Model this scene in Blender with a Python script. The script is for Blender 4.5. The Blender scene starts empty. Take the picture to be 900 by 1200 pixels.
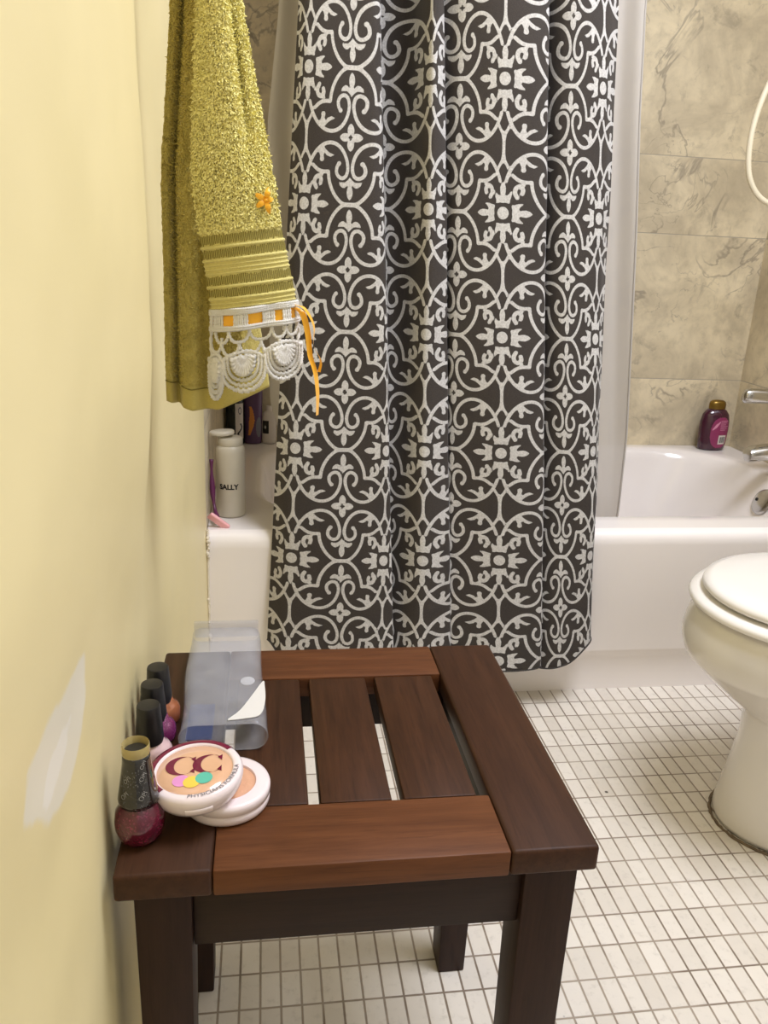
import bpy, bmesh, math, random
import numpy as np
from mathutils import Vector, Matrix, noise

random.seed(7)
rng = np.random.default_rng(7)
SC = bpy.context.scene
COL = SC.collection
PI = math.pi

# ------------------------------------------------------------------ helpers
def lin(c):
    return tuple((x / 12.92 if x <= .04045 else ((x + .055) / 1.055) ** 2.4) for x in (v / 255 for v in c)) + (1.0,)

def newmat(name):
    m = bpy.data.materials.new(name); m.use_nodes = True
    nt = m.node_tree
    return m, nt, nt.nodes['Principled BSDF']

def pbr(name, rgb, rough=.5, metal=0, coat=0, spec=.5, bump=0, bscale=200, var=0, vscale=20, sheen=0, sss=0):
    """plain procedural material: base colour with noise variation and a fine bump"""
    m, nt, b = newmat(name)
    b.inputs['Base Color'].default_value = lin(rgb)
    b.inputs['Roughness'].default_value = rough
    b.inputs['Metallic'].default_value = metal
    b.inputs['Coat Weight'].default_value = coat
    b.inputs['Specular IOR Level'].default_value = spec
    b.inputs['Sheen Weight'].default_value = sheen
    tc = nt.nodes.new('ShaderNodeTexCoord')
    if var:
        n = nt.nodes.new('ShaderNodeTexNoise'); n.inputs['Scale'].default_value = vscale; n.inputs['Detail'].default_value = 6
        nt.links.new(tc.outputs['Object'], n.inputs['Vector'])
        mx = nt.nodes.new('ShaderNodeMix'); mx.data_type = 'RGBA'
        c = lin(rgb)
        mx.inputs[6].default_value = tuple(max(0, v * (1 - var)) for v in c[:3]) + (1,)
        mx.inputs[7].default_value = tuple(min(1, v * (1 + var)) for v in c[:3]) + (1,)
        nt.links.new(n.outputs['Fac'], mx.inputs[0]); nt.links.new(mx.outputs[2], b.inputs['Base Color'])
    if bump:
        n = nt.nodes.new('ShaderNodeTexNoise'); n.inputs['Scale'].default_value = bscale; n.inputs['Detail'].default_value = 4
        nt.links.new(tc.outputs['Object'], n.inputs['Vector'])
        bp = nt.nodes.new('ShaderNodeBump'); bp.inputs['Strength'].default_value = bump; bp.inputs['Distance'].default_value = .002
        nt.links.new(n.outputs['Fac'], bp.inputs['Height']); nt.links.new(bp.outputs['Normal'], b.inputs['Normal'])
    return m

class G:
    """tiny node-expression builder"""
    def __init__(s, nt): s.nt = nt
    def math(s, op, a, b=0, c=0, clamp=False):
        n = s.nt.nodes.new('ShaderNodeMath'); n.operation = op; n.use_clamp = clamp
        for i, v in enumerate((a, b, c)):
            if isinstance(v, (int, float)): n.inputs[i].default_value = v
            else: s.nt.links.new(v, n.inputs[i])
        return n.outputs[0]
    def ramp(s, v, lo, hi):
        n = s.nt.nodes.new('ShaderNodeMapRange'); n.interpolation_type = 'SMOOTHSTEP'
        n.inputs[1].default_value = lo; n.inputs[2].default_value = hi
        s.nt.links.new(v, n.inputs[0]); return n.outputs[0]
    def mix(s, f, a, b):
        n = s.nt.nodes.new('ShaderNodeMix'); n.data_type = 'RGBA'
        for i, v in ((0, f), (6, a), (7, b)):
            if isinstance(v, (int, float)): n.inputs[i].default_value = v
            elif isinstance(v, tuple): n.inputs[i].default_value = v
            else: s.nt.links.new(v, n.inputs[i])
        return n.outputs[2]
    def noise(s, vec, scale, detail=4, rough=.5, dist=0):
        n = s.nt.nodes.new('ShaderNodeTexNoise'); n.inputs['Scale'].default_value = scale
        n.inputs['Detail'].default_value = detail; n.inputs['Roughness'].default_value = rough; n.inputs['Distortion'].default_value = dist
        s.nt.links.new(vec, n.inputs['Vector']); return n.outputs['Fac']
    def pos(s):
        n = s.nt.nodes.new('ShaderNodeNewGeometry'); return n.outputs['Position']
    def obj(s):
        n = s.nt.nodes.new('ShaderNodeTexCoord'); return n.outputs['Object']
    def sep(s, v):
        n = s.nt.nodes.new('ShaderNodeSeparateXYZ'); s.nt.links.new(v, n.inputs[0]); return n.outputs
    def comb(s, x, y, z):
        n = s.nt.nodes.new('ShaderNodeCombineXYZ')
        for i, v in enumerate((x, y, z)):
            if isinstance(v, (int, float)): n.inputs[i].default_value = v
            else: s.nt.links.new(v, n.inputs[i])
        return n.outputs[0]
    def attr(s, name):
        n = s.nt.nodes.new('ShaderNodeAttribute'); n.attribute_name = name; return n.outputs['Fac']
    def bump(s, h, b, strength=.3, dist=.001):
        n = s.nt.nodes.new('ShaderNodeBump'); n.inputs['Strength'].default_value = strength; n.inputs['Distance'].default_value = dist
        s.nt.links.new(h, n.inputs['Height']); s.nt.links.new(n.outputs[0], b.inputs['Normal'])
    def to(s, v, sock): s.nt.links.new(v, sock)

class MB:
    def __init__(s): s.v = []; s.f = []
    def add(s, verts, faces, M=None):
        o = len(s.v)
        s.v += [tuple(M @ Vector(p)) if M else tuple(p) for p in verts]
        s.f += [tuple(i + o for i in f) for f in faces]
        return s
    def box(s, a, b, bev=0, seg=2, M=None, taper=None):
        bm = bmesh.new()
        x0, y0, z0 = a; x1, y1, z1 = b
        vs = [bm.verts.new(p) for p in ((x0, y0, z0), (x1, y0, z0), (x1, y1, z0), (x0, y1, z0), (x0, y0, z1), (x1, y0, z1), (x1, y1, z1), (x0, y1, z1))]
        if taper:                                                     # (dx0, dy0, dx1, dy1) insets at the bottom
            for v, (sx, sy) in zip(vs[:4], ((0, 0), (1, 0), (1, 1), (0, 1))):
                v.co.x += taper[2] if sx else taper[0]; v.co.y += taper[3] if sy else taper[1]
        for f in ((3, 2, 1, 0), (4, 5, 6, 7), (0, 1, 5, 4), (1, 2, 6, 5), (2, 3, 7, 6), (3, 0, 4, 7)):
            bm.faces.new([vs[i] for i in f])
        if bev: bmesh.ops.bevel(bm, geom=list(bm.edges), offset=bev, segments=seg, profile=.5, affect='EDGES')
        bm.verts.index_update()
        s.add([v.co[:] for v in bm.verts], [[v.index for v in f.verts] for f in bm.faces], M); bm.free()
        return s
    def rings(s, rings, cap0=True, cap1=True, M=None, closed=True):
        n = len(rings[0]); vs = [p for r in rings for p in r]; fs = []
        m = n if closed else n - 1
        for k in range(len(rings) - 1):
            for i in range(m):
                j = (i + 1) % n
                fs.append((k * n + i, k * n + j, (k + 1) * n + j, (k + 1) * n + i))
        if cap0: fs.append(tuple(reversed(range(n))))
        if cap1: fs.append(tuple(range((len(rings) - 1) * n, len(rings) * n)))
        return s.add(vs, fs, M)
    def lathe(s, prof, n=32, sx=1, sy=1, M=None, cap0=True, cap1=True):
        return s.rings([[(r * sx * math.cos(2 * PI * i / n), r * sy * math.sin(2 * PI * i / n), z) for i in range(n)] for r, z in prof], cap0, cap1, M)
    def tube(s, pts, r, n=8, caps=True, closed=False):
        pts = [Vector(p) for p in pts]; N = len(pts); rings = []
        rr = r if hasattr(r, '__len__') else [r] * N
        up = None
        for i, p in enumerate(pts):
            a = pts[(i - 1) % N] if (i or closed) else p; b = pts[(i + 1) % N] if (i < N - 1 or closed) else p
            t = (b - a).normalized() if (b - a).length > 1e-9 else Vector((0, 0, 1))
            if up is None: up = t.orthogonal().normalized()
            up = up - t * up.dot(t); up = up.normalized() if up.length > 1e-9 else t.orthogonal().normalized()
            w = t.cross(up)
            rings.append([tuple(p + rr[i] * (math.cos(2 * PI * k / n) * up + math.sin(2 * PI * k / n) * w)) for k in range(n)])
        if closed: rings.append(rings[0])
        return s.rings(rings, caps and not closed, caps and not closed)
    def grid(s, P, nu, nv):
        """P: list of nv rows each of nu points"""
        vs = [p for row in P for p in row]
        return s.add(vs, [(k * nu + i, k * nu + i + 1, (k + 1) * nu + i + 1, (k + 1) * nu + i) for k in range(nv - 1) for i in range(nu - 1)])
    def build(s, name, mat, parent=None, smooth=True, origin=None, angle=None):
        me = bpy.data.meshes.new(name)
        o = Vector(origin) if origin is not None else Vector((0, 0, 0))
        me.from_pydata([tuple(Vector(p) - o) for p in s.v], [], s.f)
        bm = bmesh.new(); bm.from_mesh(me)
        bmesh.ops.recalc_face_normals(bm, faces=list(bm.faces)); bm.to_mesh(me); bm.free()
        for p in me.polygons: p.use_smooth = smooth
        if smooth and angle: me.set_sharp_from_angle(angle=math.radians(angle))
        me.materials.append(mat); me.update()
        ob = bpy.data.objects.new(name, me); COL.objects.link(ob)
        if parent is not None:
            ob.parent = parent
            ob.location = o - world_loc(parent)
        else: ob.location = o
        return ob

def world_loc(o):
    v = Vector(o.location)
    while o.parent: o = o.parent; v += o.location
    return v

def tag(o, label, cat, group=None):
    o['label'] = label; o['category'] = cat
    if group: o['group'] = group
    return o

def thing(name, label, cat, loc, group=None):
    o = bpy.data.objects.new(name, None); o.empty_display_size = .02; o.location = loc; COL.objects.link(o)
    return tag(o, label, cat, group)

def struct(o):
    o['kind'] = 'structure'; return o

def catmull(pts, n=8, closed=False):
    P = [np.array(p, float) for p in pts]; out = []
    N = len(P); rngk = N if closed else N - 1
    for i in range(rngk):
        p0 = P[(i - 1) % N] if (i > 0 or closed) else 2 * P[0] - P[1]
        p1 = P[i]; p2 = P[(i + 1) % N]
        p3 = P[(i + 2) % N] if (i + 2 < N or closed) else 2 * P[-1] - P[-2]
        for k in range(n):
            t = k / n
            out.append(.5 * (2 * p1 + (p2 - p0) * t + (2 * p0 - 5 * p1 + 4 * p2 - p3) * t * t + (3 * p1 - p0 - 3 * p2 + p3) * t ** 3))
    if not closed: out.append(P[-1])
    return out

def smooth01(x): x = np.clip(x, 0, 1); return x * x * (3 - 2 * x)

def text_mesh(body, size, bold=0.0):
    """flat outline of a word as vertices and faces (built-in font), centred"""
    cu = bpy.data.curves.new('lettering', 'FONT'); cu.body = body; cu.size = size
    cu.align_x = 'CENTER'; cu.align_y = 'CENTER'; cu.offset = bold; cu.resolution_u = 3
    ob = bpy.data.objects.new('lettering', cu); COL.objects.link(ob)
    dg = bpy.context.evaluated_depsgraph_get(); dg.update()
    me = bpy.data.meshes.new_from_object(ob.evaluated_get(dg))
    v = [tuple(x.co) for x in me.vertices]; f = [tuple(p.vertices) for p in me.polygons]
    bpy.data.objects.remove(ob); bpy.data.curves.remove(cu); bpy.data.meshes.remove(me)
    return v, f

# ------------------------------------------------------------------ camera
cam = bpy.data.cameras.new('camera'); camo = bpy.data.objects.new('camera', cam); COL.objects.link(camo)
R_ = Vector((0.98958, -0.136987, 0.044269)); U_ = Vector((0.001087, 0.314605, 0.949222)); F_ = Vector((0.143959, 0.939286, -0.311476))
M = Matrix((R_, U_, -F_)).transposed().to_4x4(); M.translation = (0.11348, -1.50826, 0.91387)
camo.matrix_world = M
cam.sensor_fit = 'VERTICAL'; cam.sensor_height = 24; cam.sensor_width = 18; cam.lens = 0.95109 * 1000 / 1200 * 24
cam.clip_start = .02
SC.camera = camo

# ------------------------------------------------------------------ materials
def wall_material():
    m, nt, b = newmat('yellow_wall_paint'); g = G(nt)
    p = g.pos()
    n1 = g.noise(p, 4, 5); n2 = g.noise(p, 60, 4)
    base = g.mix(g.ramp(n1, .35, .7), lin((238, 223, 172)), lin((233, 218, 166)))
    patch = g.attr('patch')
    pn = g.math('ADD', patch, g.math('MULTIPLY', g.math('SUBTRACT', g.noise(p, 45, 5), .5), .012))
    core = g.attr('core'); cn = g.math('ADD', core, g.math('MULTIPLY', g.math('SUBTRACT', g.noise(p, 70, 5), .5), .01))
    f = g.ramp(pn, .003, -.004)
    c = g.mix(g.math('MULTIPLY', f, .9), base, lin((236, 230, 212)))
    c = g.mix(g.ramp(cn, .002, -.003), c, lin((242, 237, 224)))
    g.to(c, b.inputs['Base Color']); b.inputs['Roughness'].default_value = .42; b.inputs['Specular IOR Level'].default_value = .3
    g.bump(g.math('ADD', g.math('MULTIPLY', n2, .25), g.noise(p, 15, 3)), b, .12, .004)
    return m

def tile_wall_material(name, axis):
    m, nt, b = newmat(name); g = G(nt)
    p = g.pos(); X, Y, Z = g.sep(p)
    # courses: short 0.20 m course between 0.98 and 1.18, tall 0.403 m courses else
    zs = [0.577, 0.980, 1.180, 1.583, 1.986]
    d = None; row = None
    for z in zs:
        dz = g.math('ABSOLUTE', g.math('SUBTRACT', Z, z))
        d = dz if d is None else g.math('MINIMUM', d, dz)
        st = g.math('GREATER_THAN', Z, z)
        row = st if row is None else g.math('ADD', row, st)
    h = X if axis == 'X' else Y
    hx = g.math('MODULO', g.math('ADD', g.math('ADD', h, 9.45), g.math('MULTIPLY', row, .0)), .61)
    dx = g.math('MINIMUM', hx, g.math('SUBTRACT', .61, hx))
    d = g.math('MINIMUM', d, dx)
    grout = g.ramp(d, .0016, .0008)
    colid = g.math('FLOOR', g.math('DIVIDE', g.math('ADD', h, 9.45), .61))
    off = g.comb(g.math('MULTIPLY', row, 3.7), g.math('MULTIPLY', colid, 5.3), g.math('MULTIPLY', row, 1.9))
    va = nt.nodes.new('ShaderNodeVectorMath'); va.operation = 'ADD'; nt.links.new(p, va.inputs[0]); nt.links.new(off, va.inputs[1])
    q = va.outputs[0]
    big = g.noise(q, 5.5, 8, .62, .6); fine = g.noise(q, 28, 6, .65); clouds = g.noise(q, 11, 7, .7, 1.2)
    c = g.mix(g.ramp(big, .3, .72), lin((192, 179, 152)), lin((236, 222, 189)))
    c = g.mix(g.math('MULTIPLY', g.ramp(fine, .45, .75), .45), c, lin((172, 160, 134)))
    c = g.mix(g.math('MULTIPLY', g.ramp(clouds, .56, .70), .6), c, lin((160, 149, 128)))
    # thin veins: zero crossings of a warped noise
    v1 = g.math('ABSOLUTE', g.math('SUBTRACT', g.noise(q, 3.1, 5, .55, .9), .5))
    gate = g.ramp(g.noise(q, 4.5, 2), .46, .58)
    vein = g.math('MULTIPLY', g.ramp(v1, .016, .001), gate)
    c = g.mix(g.math('MULTIPLY', vein, .55), c, lin((126, 116, 104)))
    v2 = g.math('ABSOLUTE', g.math('SUBTRACT', g.noise(q, 6.3, 4, .5, 1.5), .47))
    c = g.mix(g.math('MULTIPLY', g.math('MULTIPLY', g.ramp(v2, .010, .001), g.ramp(g.noise(q, 6, 2), .5, .6)), .5), c, lin((140, 130, 116)))
    c = g.mix(g.math('MULTIPLY', grout, .8), c, lin((166, 158, 144)))
    g.to(c, b.inputs['Base Color']); b.inputs['Roughness'].default_value = .38
    g.bump(g.math('SUBTRACT', 1, grout), b, .4, .0012)
    return m

def floor_material():
    m, nt, b = newmat('small_white_floor_tile'); g = G(nt)
    p = g.pos(); X, Y, Z = g.sep(p)
    tw, th = .02610, .05200
    ux = g.math('DIVIDE', g.math('ADD', X, 2.61 - .0013), tw); uy = g.math('DIVIDE', g.math('ADD', Y, 5.2), th)
    fx = g.math('FRACT', ux); fy = g.math('FRACT', uy)
    dx = g.math('MULTIPLY', g.math('MINIMUM', fx, g.math('SUBTRACT', 1, fx)), tw)
    dy = g.math('MULTIPLY', g.math('MINIMUM', fy, g.math('SUBTRACT', 1, fy)), th)
    d = g.math('ADD', g.math('MINIMUM', dx, dy), g.math('MULTIPLY', g.math('SUBTRACT', g.noise(p, 90, 3), .5), .0006))
    grout = g.ramp(d, .0019, .0009)
    wn = nt.nodes.new('ShaderNodeTexWhiteNoise'); wn.noise_dimensions = '2D'
    nt.links.new(g.comb(g.math('FLOOR', ux), g.math('FLOOR', uy), 0), wn.inputs['Vector'])
    c = g.mix(wn.outputs['Value'], lin((222, 214, 202)), lin((236, 229, 218)))
    c = g.mix(g.math('MULTIPLY', g.ramp(g.noise(p, 70, 6, .7), .5, .72), .45), c, lin((196, 188, 176)))
    c = g.mix(g.math('MULTIPLY', g.ramp(g.noise(p, 7, 4), .5, .75), .25), c, lin((202, 190, 170)))
    vo = nt.nodes.new('ShaderNodeTexVoronoi'); vo.inputs['Scale'].default_value = 6; nt.links.new(p, vo.inputs['Vector'])
    c = g.mix(g.math('MULTIPLY', g.ramp(vo.outputs['Distance'], .022, .014), .9), c, lin((52, 42, 34)))
    gc = g.mix(g.ramp(g.noise(p, 9, 4), .4, .65), lin((168, 154, 138)), lin((130, 114, 98)))
    c = g.mix(grout, c, gc)
    g.to(c, b.inputs['Base Color']); b.inputs['Roughness'].default_value = .4
    g.bump(g.math('SUBTRACT', 1, grout), b, .5, .001)
    return m

def wood_material(name, dark, light, along, seed=0):
    m, nt, b = newmat(name); g = G(nt)
    o = g.pos(); X, Y, Z = g.sep(o)
    sc = {'X': (6, 90, 90), 'Y': (90, 6, 90), 'Z': (90, 90, 6)}[along]
    q = g.comb(g.math('MULTIPLY_ADD', X, sc[0], seed), g.math('MULTIPLY_ADD', Y, sc[1], seed * 2.3), g.math('MULTIPLY', Z, sc[2]))
    n = g.noise(q, 1.0, 8, .6, .4); n2 = g.noise(q, 3.5, 4, .6)
    c = g.mix(g.ramp(n, .3, .72), lin(dark), lin(light))
    c = g.mix(g.math('MULTIPLY', g.ramp(n2, .5, .68), .35), c, tuple(v * .55 for v in lin(dark)[:3]) + (1,))
    g.to(c, b.inputs['Base Color']); b.inputs['Roughness'].default_value = .48; b.inputs['Specular IOR Level'].default_value = .2
    g.bump(g.math('ADD', n, n2), b, .18, .0006)
    return m

def curtain_material():
    m, nt, b = newmat('damask_curtain_fabric'); g = G(nt)
    d = g.attr('pattern')
    p = g.pos(); X, Y, Z = g.sep(p)
    d = g.math('ADD', d, g.math('MULTIPLY', g.math('SUBTRACT', g.noise(p, 900, 2), .5), .0005))
    f = g.ramp(d, .0005, -.0005)
    weave = g.noise(g.comb(g.math('MULTIPLY', X, 500), g.math('MULTIPLY', Y, 500), g.math('MULTIPLY', Z, 1400)), 1, 3, .7)
    weave2 = g.noise(p, 350, 3, .7)
    dark = g.mix(g.ramp(weave, .3, .7), lin((52, 46, 42)), lin((66, 60, 56)))
    light = g.mix(g.ramp(weave2, .35, .65), lin((182, 179, 176)), lin((208, 206, 203)))
    g.to(g.mix(f, dark, light), b.inputs['Base Color'])
    b.inputs['Roughness'].default_value = .75; b.inputs['Specular IOR Level'].default_value = .25; b.inputs['Sheen Weight'].default_value = .1
    g.bump(g.math('ADD', weave, g.math('MULTIPLY', f, .6)), b, .25, .0006)
    return m

def liner_material():
    m, nt, b = newmat('vinyl_liner'); g = G(nt)
    tr = nt.nodes.new('ShaderNodeBsdfTranslucent'); tr.inputs['Color'].default_value = lin((226, 221, 214))
    b.inputs['Base Color'].default_value = lin((214, 209, 203)); b.inputs['Roughness'].default_value = .35
    mx = nt.nodes.new('ShaderNodeMixShader'); mx.inputs[0].default_value = .3
    nt.links.new(b.outputs[0], mx.inputs[1]); nt.links.new(tr.outputs[0], mx.inputs[2])
    tp = nt.nodes.new('ShaderNodeBsdfTransparent'); mx2 = nt.nodes.new('ShaderNodeMixShader'); mx2.inputs[0].default_value = .1
    nt.links.new(mx.outputs[0], mx2.inputs[1]); nt.links.new(tp.outputs[0], mx2.inputs[2])
    nt.links.new(mx2.outputs[0], nt.nodes['Material Output'].inputs['Surface'])
    return m

def clear_plastic(name, rgb, transp, rough=.12):
    m, nt, b = newmat(name)
    b.inputs['Base Color'].default_value = lin(rgb); b.inputs['Roughness'].default_value = rough; b.inputs['Specular IOR Level'].default_value = .8
    tp = nt.nodes.new('ShaderNodeBsdfTransparent'); tp.inputs['Color'].default_value = (.96, .97, 1, 1)
    mx = nt.nodes.new('ShaderNodeMixShader')
    g = G(nt)
    f = g.math('ADD', g.math('MULTIPLY', g.math('SUBTRACT', g.noise(g.obj(), 30, 4), .5), .25), transp, clamp=True)
    nt.links.new(f, mx.inputs[0]); nt.links.new(b.outputs[0], mx.inputs[1]); nt.links.new(tp.outputs[0], mx.inputs[2])
    nt.links.new(mx.outputs[0], nt.nodes['Material Output'].inputs['Surface'])
    return m

def glitter(name, base, spark, rough=.15, amount=.62, scale=900):
    m, nt, b = newmat(name); g = G(nt)
    o = g.obj()
    vo = nt.nodes.new('ShaderNodeTexVoronoi'); vo.inputs['Scale'].default_value = scale; nt.links.new(o, vo.inputs['Vector'])
    r = g.sep(vo.outputs['Color'])[0]
    f = g.math('MULTIPLY', g.math('GREATER_THAN', r, amount), g.ramp(g.noise(o, 120, 2), .35, .6))
    g.to(g.mix(f, lin(base), lin(spark)), b.inputs['Base Color'])
    b.inputs['Roughness'].default_value = rough; b.inputs['Coat Weight'].default_value = .6; b.inputs['Coat Roughness'].default_value = .05
    return m

MAT = dict(
    wall=wall_material(), tile_x=tile_wall_material('marble_wall_tile', 'X'), tile_y=tile_wall_material('marble_wall_tile_side', 'Y'),
    floor=floor_material(), ceiling=pbr('ceiling_paint', (232, 231, 226), .8, bump=.1, bscale=60, var=.03, vscale=3),
    room=pbr('pale_room_paint', (208, 206, 200), .55, bump=.1, bscale=40, var=.03, vscale=3),
    curtain=curtain_material(), liner=liner_material(),
    tub=pbr('glazed_tub_enamel', (248, 242, 238), .18, coat=.4, var=.015, vscale=4),
    china=pbr('toilet_china', (226, 221, 214), .15, coat=.5, var=.015, vscale=4),
    seat=pbr('toilet_seat_plastic', (236, 232, 226), .22, coat=.3, var=.01, vscale=5),
    caulk=pbr('grubby_caulk', (108, 92, 72), .7, var=.5, vscale=60, bump=.5, bscale=200),
    white_caulk=pbr('chipped_white_caulk', (226, 216, 196), .7, var=.2, vscale=80, bump=.5, bscale=250),
    board=wood_material('brown_stool_board', (57, 34, 20), (69, 43, 27), 'Y', 3),
    rail=wood_material('reddish_stool_rail', (88, 52, 29), (106, 65, 38), 'X', 7),
    slat=wood_material('brown_stool_slat', (56, 33, 18), (72, 44, 26), 'Y', 11),
    shaded_wood=wood_material('shaded_stool_apron', (38, 25, 18), (46, 30, 22), 'X', 15),  # stool wood darkened, shade under the seat put into the apron colour
    leg=wood_material('dark_stool_leg', (44, 28, 21), (54, 35, 27), 'Z', 19),
    chrome=pbr('brushed_chrome', (196, 194, 190), .18, metal=1, var=.04, vscale=30),
    rod=pbr('rod_metal', (190, 186, 180), .3, metal=1, var=.05, vscale=30),
    hose=pbr('cream_hose', (247, 238, 212), .4, var=.04, vscale=60, bump=.15, bscale=300),
    terry=pbr('olive_terry', (212, 196, 110), .95, var=.15, vscale=260, bump=.8, bscale=700, sheen=.25),
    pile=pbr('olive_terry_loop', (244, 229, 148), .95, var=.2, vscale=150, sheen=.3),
    pile_shaded=pbr('olive_terry_loop_shaded', (204, 187, 98), .95, var=.12, vscale=150, sheen=.2),  # same terry as the front, the rear fold's shade put into the colour
    band=pbr('olive_woven_band', (214, 202, 124), .8, var=.15, vscale=400, bump=.5, bscale=900, sheen=.2),
    band_dark=pbr('olive_groove_shade_stitch', (136, 124, 54), .9, var=.3, vscale=500, bump=.5, bscale=900),
    hem=pbr('olive_hem_tape', (196, 180, 96), .85, var=.12, vscale=500, bump=.5, bscale=1100, sheen=.2),
    lace=pbr('white_crochet_cotton', (246, 243, 236), .9, var=.05, vscale=500, bump=.8, bscale=1500, sheen=.2),
    ribbon=pbr('orange_satin_ribbon', (250, 180, 30), .35, var=.1, vscale=150, sheen=.3),
    black_cap=pbr('black_cap_plastic', (30, 29, 29), .35, bump=.06, bscale=300, var=.1, vscale=60),
    copper=pbr('copper_polish', (170, 100, 62), .12, coat=.8, metal=.25, var=.12, vscale=400),
    violet=glitter('violet_polish', (110, 34, 84), (150, 70, 120), amount=.8),
    pink=pbr('pale_pink_polish', (222, 190, 190), .12, coat=.8, var=.05, vscale=200),
    crimson=glitter('crimson_glitter_polish', (84, 12, 36), (126, 34, 66), amount=.78),
    black_glitter=glitter('black_glitter_sleeve', (20, 19, 20), (110, 108, 106), amount=.93, scale=1300),
    gold=pbr('gold_tint_plastic', (190, 168, 100), .25, metal=.4, var=.1, vscale=80),
    print_white=pbr('white_print', (176, 174, 170), .6, var=.05, vscale=300),
    compact=pbr('pearly_white_plastic', (240, 226, 226), .22, coat=.3, var=.02, vscale=60),
    burgundy=pbr('burgundy_print', (112, 18, 56), .25, coat=.4, var=.05, vscale=100),
    powder=pbr('peach_powder', (216, 166, 132), .7, var=.08, vscale=200, bump=.15, bscale=500),
    powder_window=pbr('peach_window', (224, 178, 142), .2, coat=.7, var=.06, vscale=90),
    dot_pink=pbr('pink_dot_print', (226, 150, 204), .4, var=.02, vscale=100), dot_yellow=pbr('yellow_dot_print', (240, 206, 84), .4, var=.02, vscale=100),
    dot_teal=pbr('teal_dot_print', (96, 190, 166), .4, var=.02, vscale=100),
    print_grey=pbr('grey_print', (110, 108, 118), .5, var=.05, vscale=300),
    sleeve=clear_plastic('frosted_clear_plastic', (204, 203, 205), .80),
    insert=pbr('white_card_flap', (222, 220, 216), .5, var=.03, vscale=60),
    blue_card=clear_plastic('blue_tinted_film', (84, 100, 150), .55),
    squeeze=pbr('milky_bottle_plastic', (206, 198, 178), .4, var=.04, vscale=60),
    print_black=pbr('black_print', (20, 20, 20), .5, var=.1, vscale=300),
    razor_pink=pbr('pink_razor_plastic', (240, 178, 180), .3, var=.05, vscale=100), razor_strip=pbr('razor_blade_strip', (206, 160, 166), .4, var=.1, vscale=300),
    razor_handle=pbr('magenta_razor_handle', (92, 30, 72), .3, var=.1, vscale=100),
    plum=pbr('plum_bottle', (62, 16, 40), .15, coat=.6, var=.1, vscale=60), plum_label=pbr('magenta_label', (140, 48, 92), .35, var=.12, vscale=60),
    label_light=pbr('pale_pink_print', (212, 140, 170), .4, var=.1, vscale=200),
    gold_cap=pbr('dull_gold_cap', (132, 104, 44), .28, metal=.7, var=.1, vscale=60),
    dark_green=pbr('dark_green_bottle', (30, 40, 38), .25, coat=.3, var=.1, vscale=60),
    purple=pbr('dusky_purple_bottle', (84, 56, 92), .3, coat=.3, var=.15, vscale=40),
    flame=pbr('orange_label_flame', (206, 132, 58), .4, var=.15, vscale=60),
    white_bottle=pbr('white_bottle_plastic', (212, 204, 196), .35, var=.03, vscale=60),
)

# ------------------------------------------------------------------ the room
def poly_sdf(px, py, poly):
    px = np.asarray(px, float); py = np.asarray(py, float)
    d = np.full(px.shape, 1e9); s = np.ones(px.shape); n = len(poly)
    for i in range(n):
        ax, ay = poly[i]; bx, by = poly[i - 1]
        ex, ey = bx - ax, by - ay; wx, wy = px - ax, py - ay
        t = np.clip((wx * ex + wy * ey) / (ex * ex + ey * ey + 1e-18), 0, 1)
        dx, dy = wx - ex * t, wy - ey * t
        d = np.minimum(d, dx * dx + dy * dy)
        c1 = py >= ay; c2 = py < by; c3 = ex * wy > ey * wx
        s = np.where((c1 & c2 & c3) | (~c1 & ~c2 & ~c3), -s, s)
    return s * np.sqrt(d)

def wall_x(y, z):
    """the plastered left wall is uneven: a raised skim that ends in a soft vertical step beside the towel"""
    up = float(smooth01((z - .52) / .3))
    edge = -.70 - .012 * math.sin(z * 5)
    near = 1 - float(smooth01((y - edge + .02) / .05))
    far = float(smooth01((y + .62) / .5))
    x = -.016 + .022 * up * near + .016 * far
    x += .0035 * noise.noise(Vector((y * 4, z * 4, 3.1))) + .0012 * noise.noise(Vector((y * 14, z * 14, 8.1)))
    return x if y < -.05 else x * max(0, -y / .05)

ys = list(np.arange(-2.1, -1.35, .03)) + list(np.arange(-1.35, 0.0, .008)) + [0.0]
zs = list(np.arange(0, 1.6, .012)) + list(np.linspace(1.6, 2.4, 20))
mb = MB(); mb.grid([[(wall_x(y, z), y, z) for y in ys] for z in zs], len(ys), len(zs))
# give it thickness behind
wl = struct(mb.build('wall_left', MAT['wall']))
me = wl.data
co = np.empty(len(me.vertices) * 3); me.vertices.foreach_get('co', co); co = co.reshape(-1, 3)
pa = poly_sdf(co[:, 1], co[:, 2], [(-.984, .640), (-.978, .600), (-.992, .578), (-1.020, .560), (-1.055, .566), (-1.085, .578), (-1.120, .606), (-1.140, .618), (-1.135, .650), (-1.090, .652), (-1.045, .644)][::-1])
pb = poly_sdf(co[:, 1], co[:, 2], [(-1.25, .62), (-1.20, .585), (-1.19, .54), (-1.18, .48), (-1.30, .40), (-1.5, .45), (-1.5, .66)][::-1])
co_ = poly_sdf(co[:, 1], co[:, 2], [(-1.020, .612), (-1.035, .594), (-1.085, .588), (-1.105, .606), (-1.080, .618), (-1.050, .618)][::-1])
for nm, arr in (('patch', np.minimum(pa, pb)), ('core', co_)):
    at = me.attributes.new(nm, 'FLOAT', 'POINT'); at.data.foreach_set('value', arr.astype(np.float32))

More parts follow.
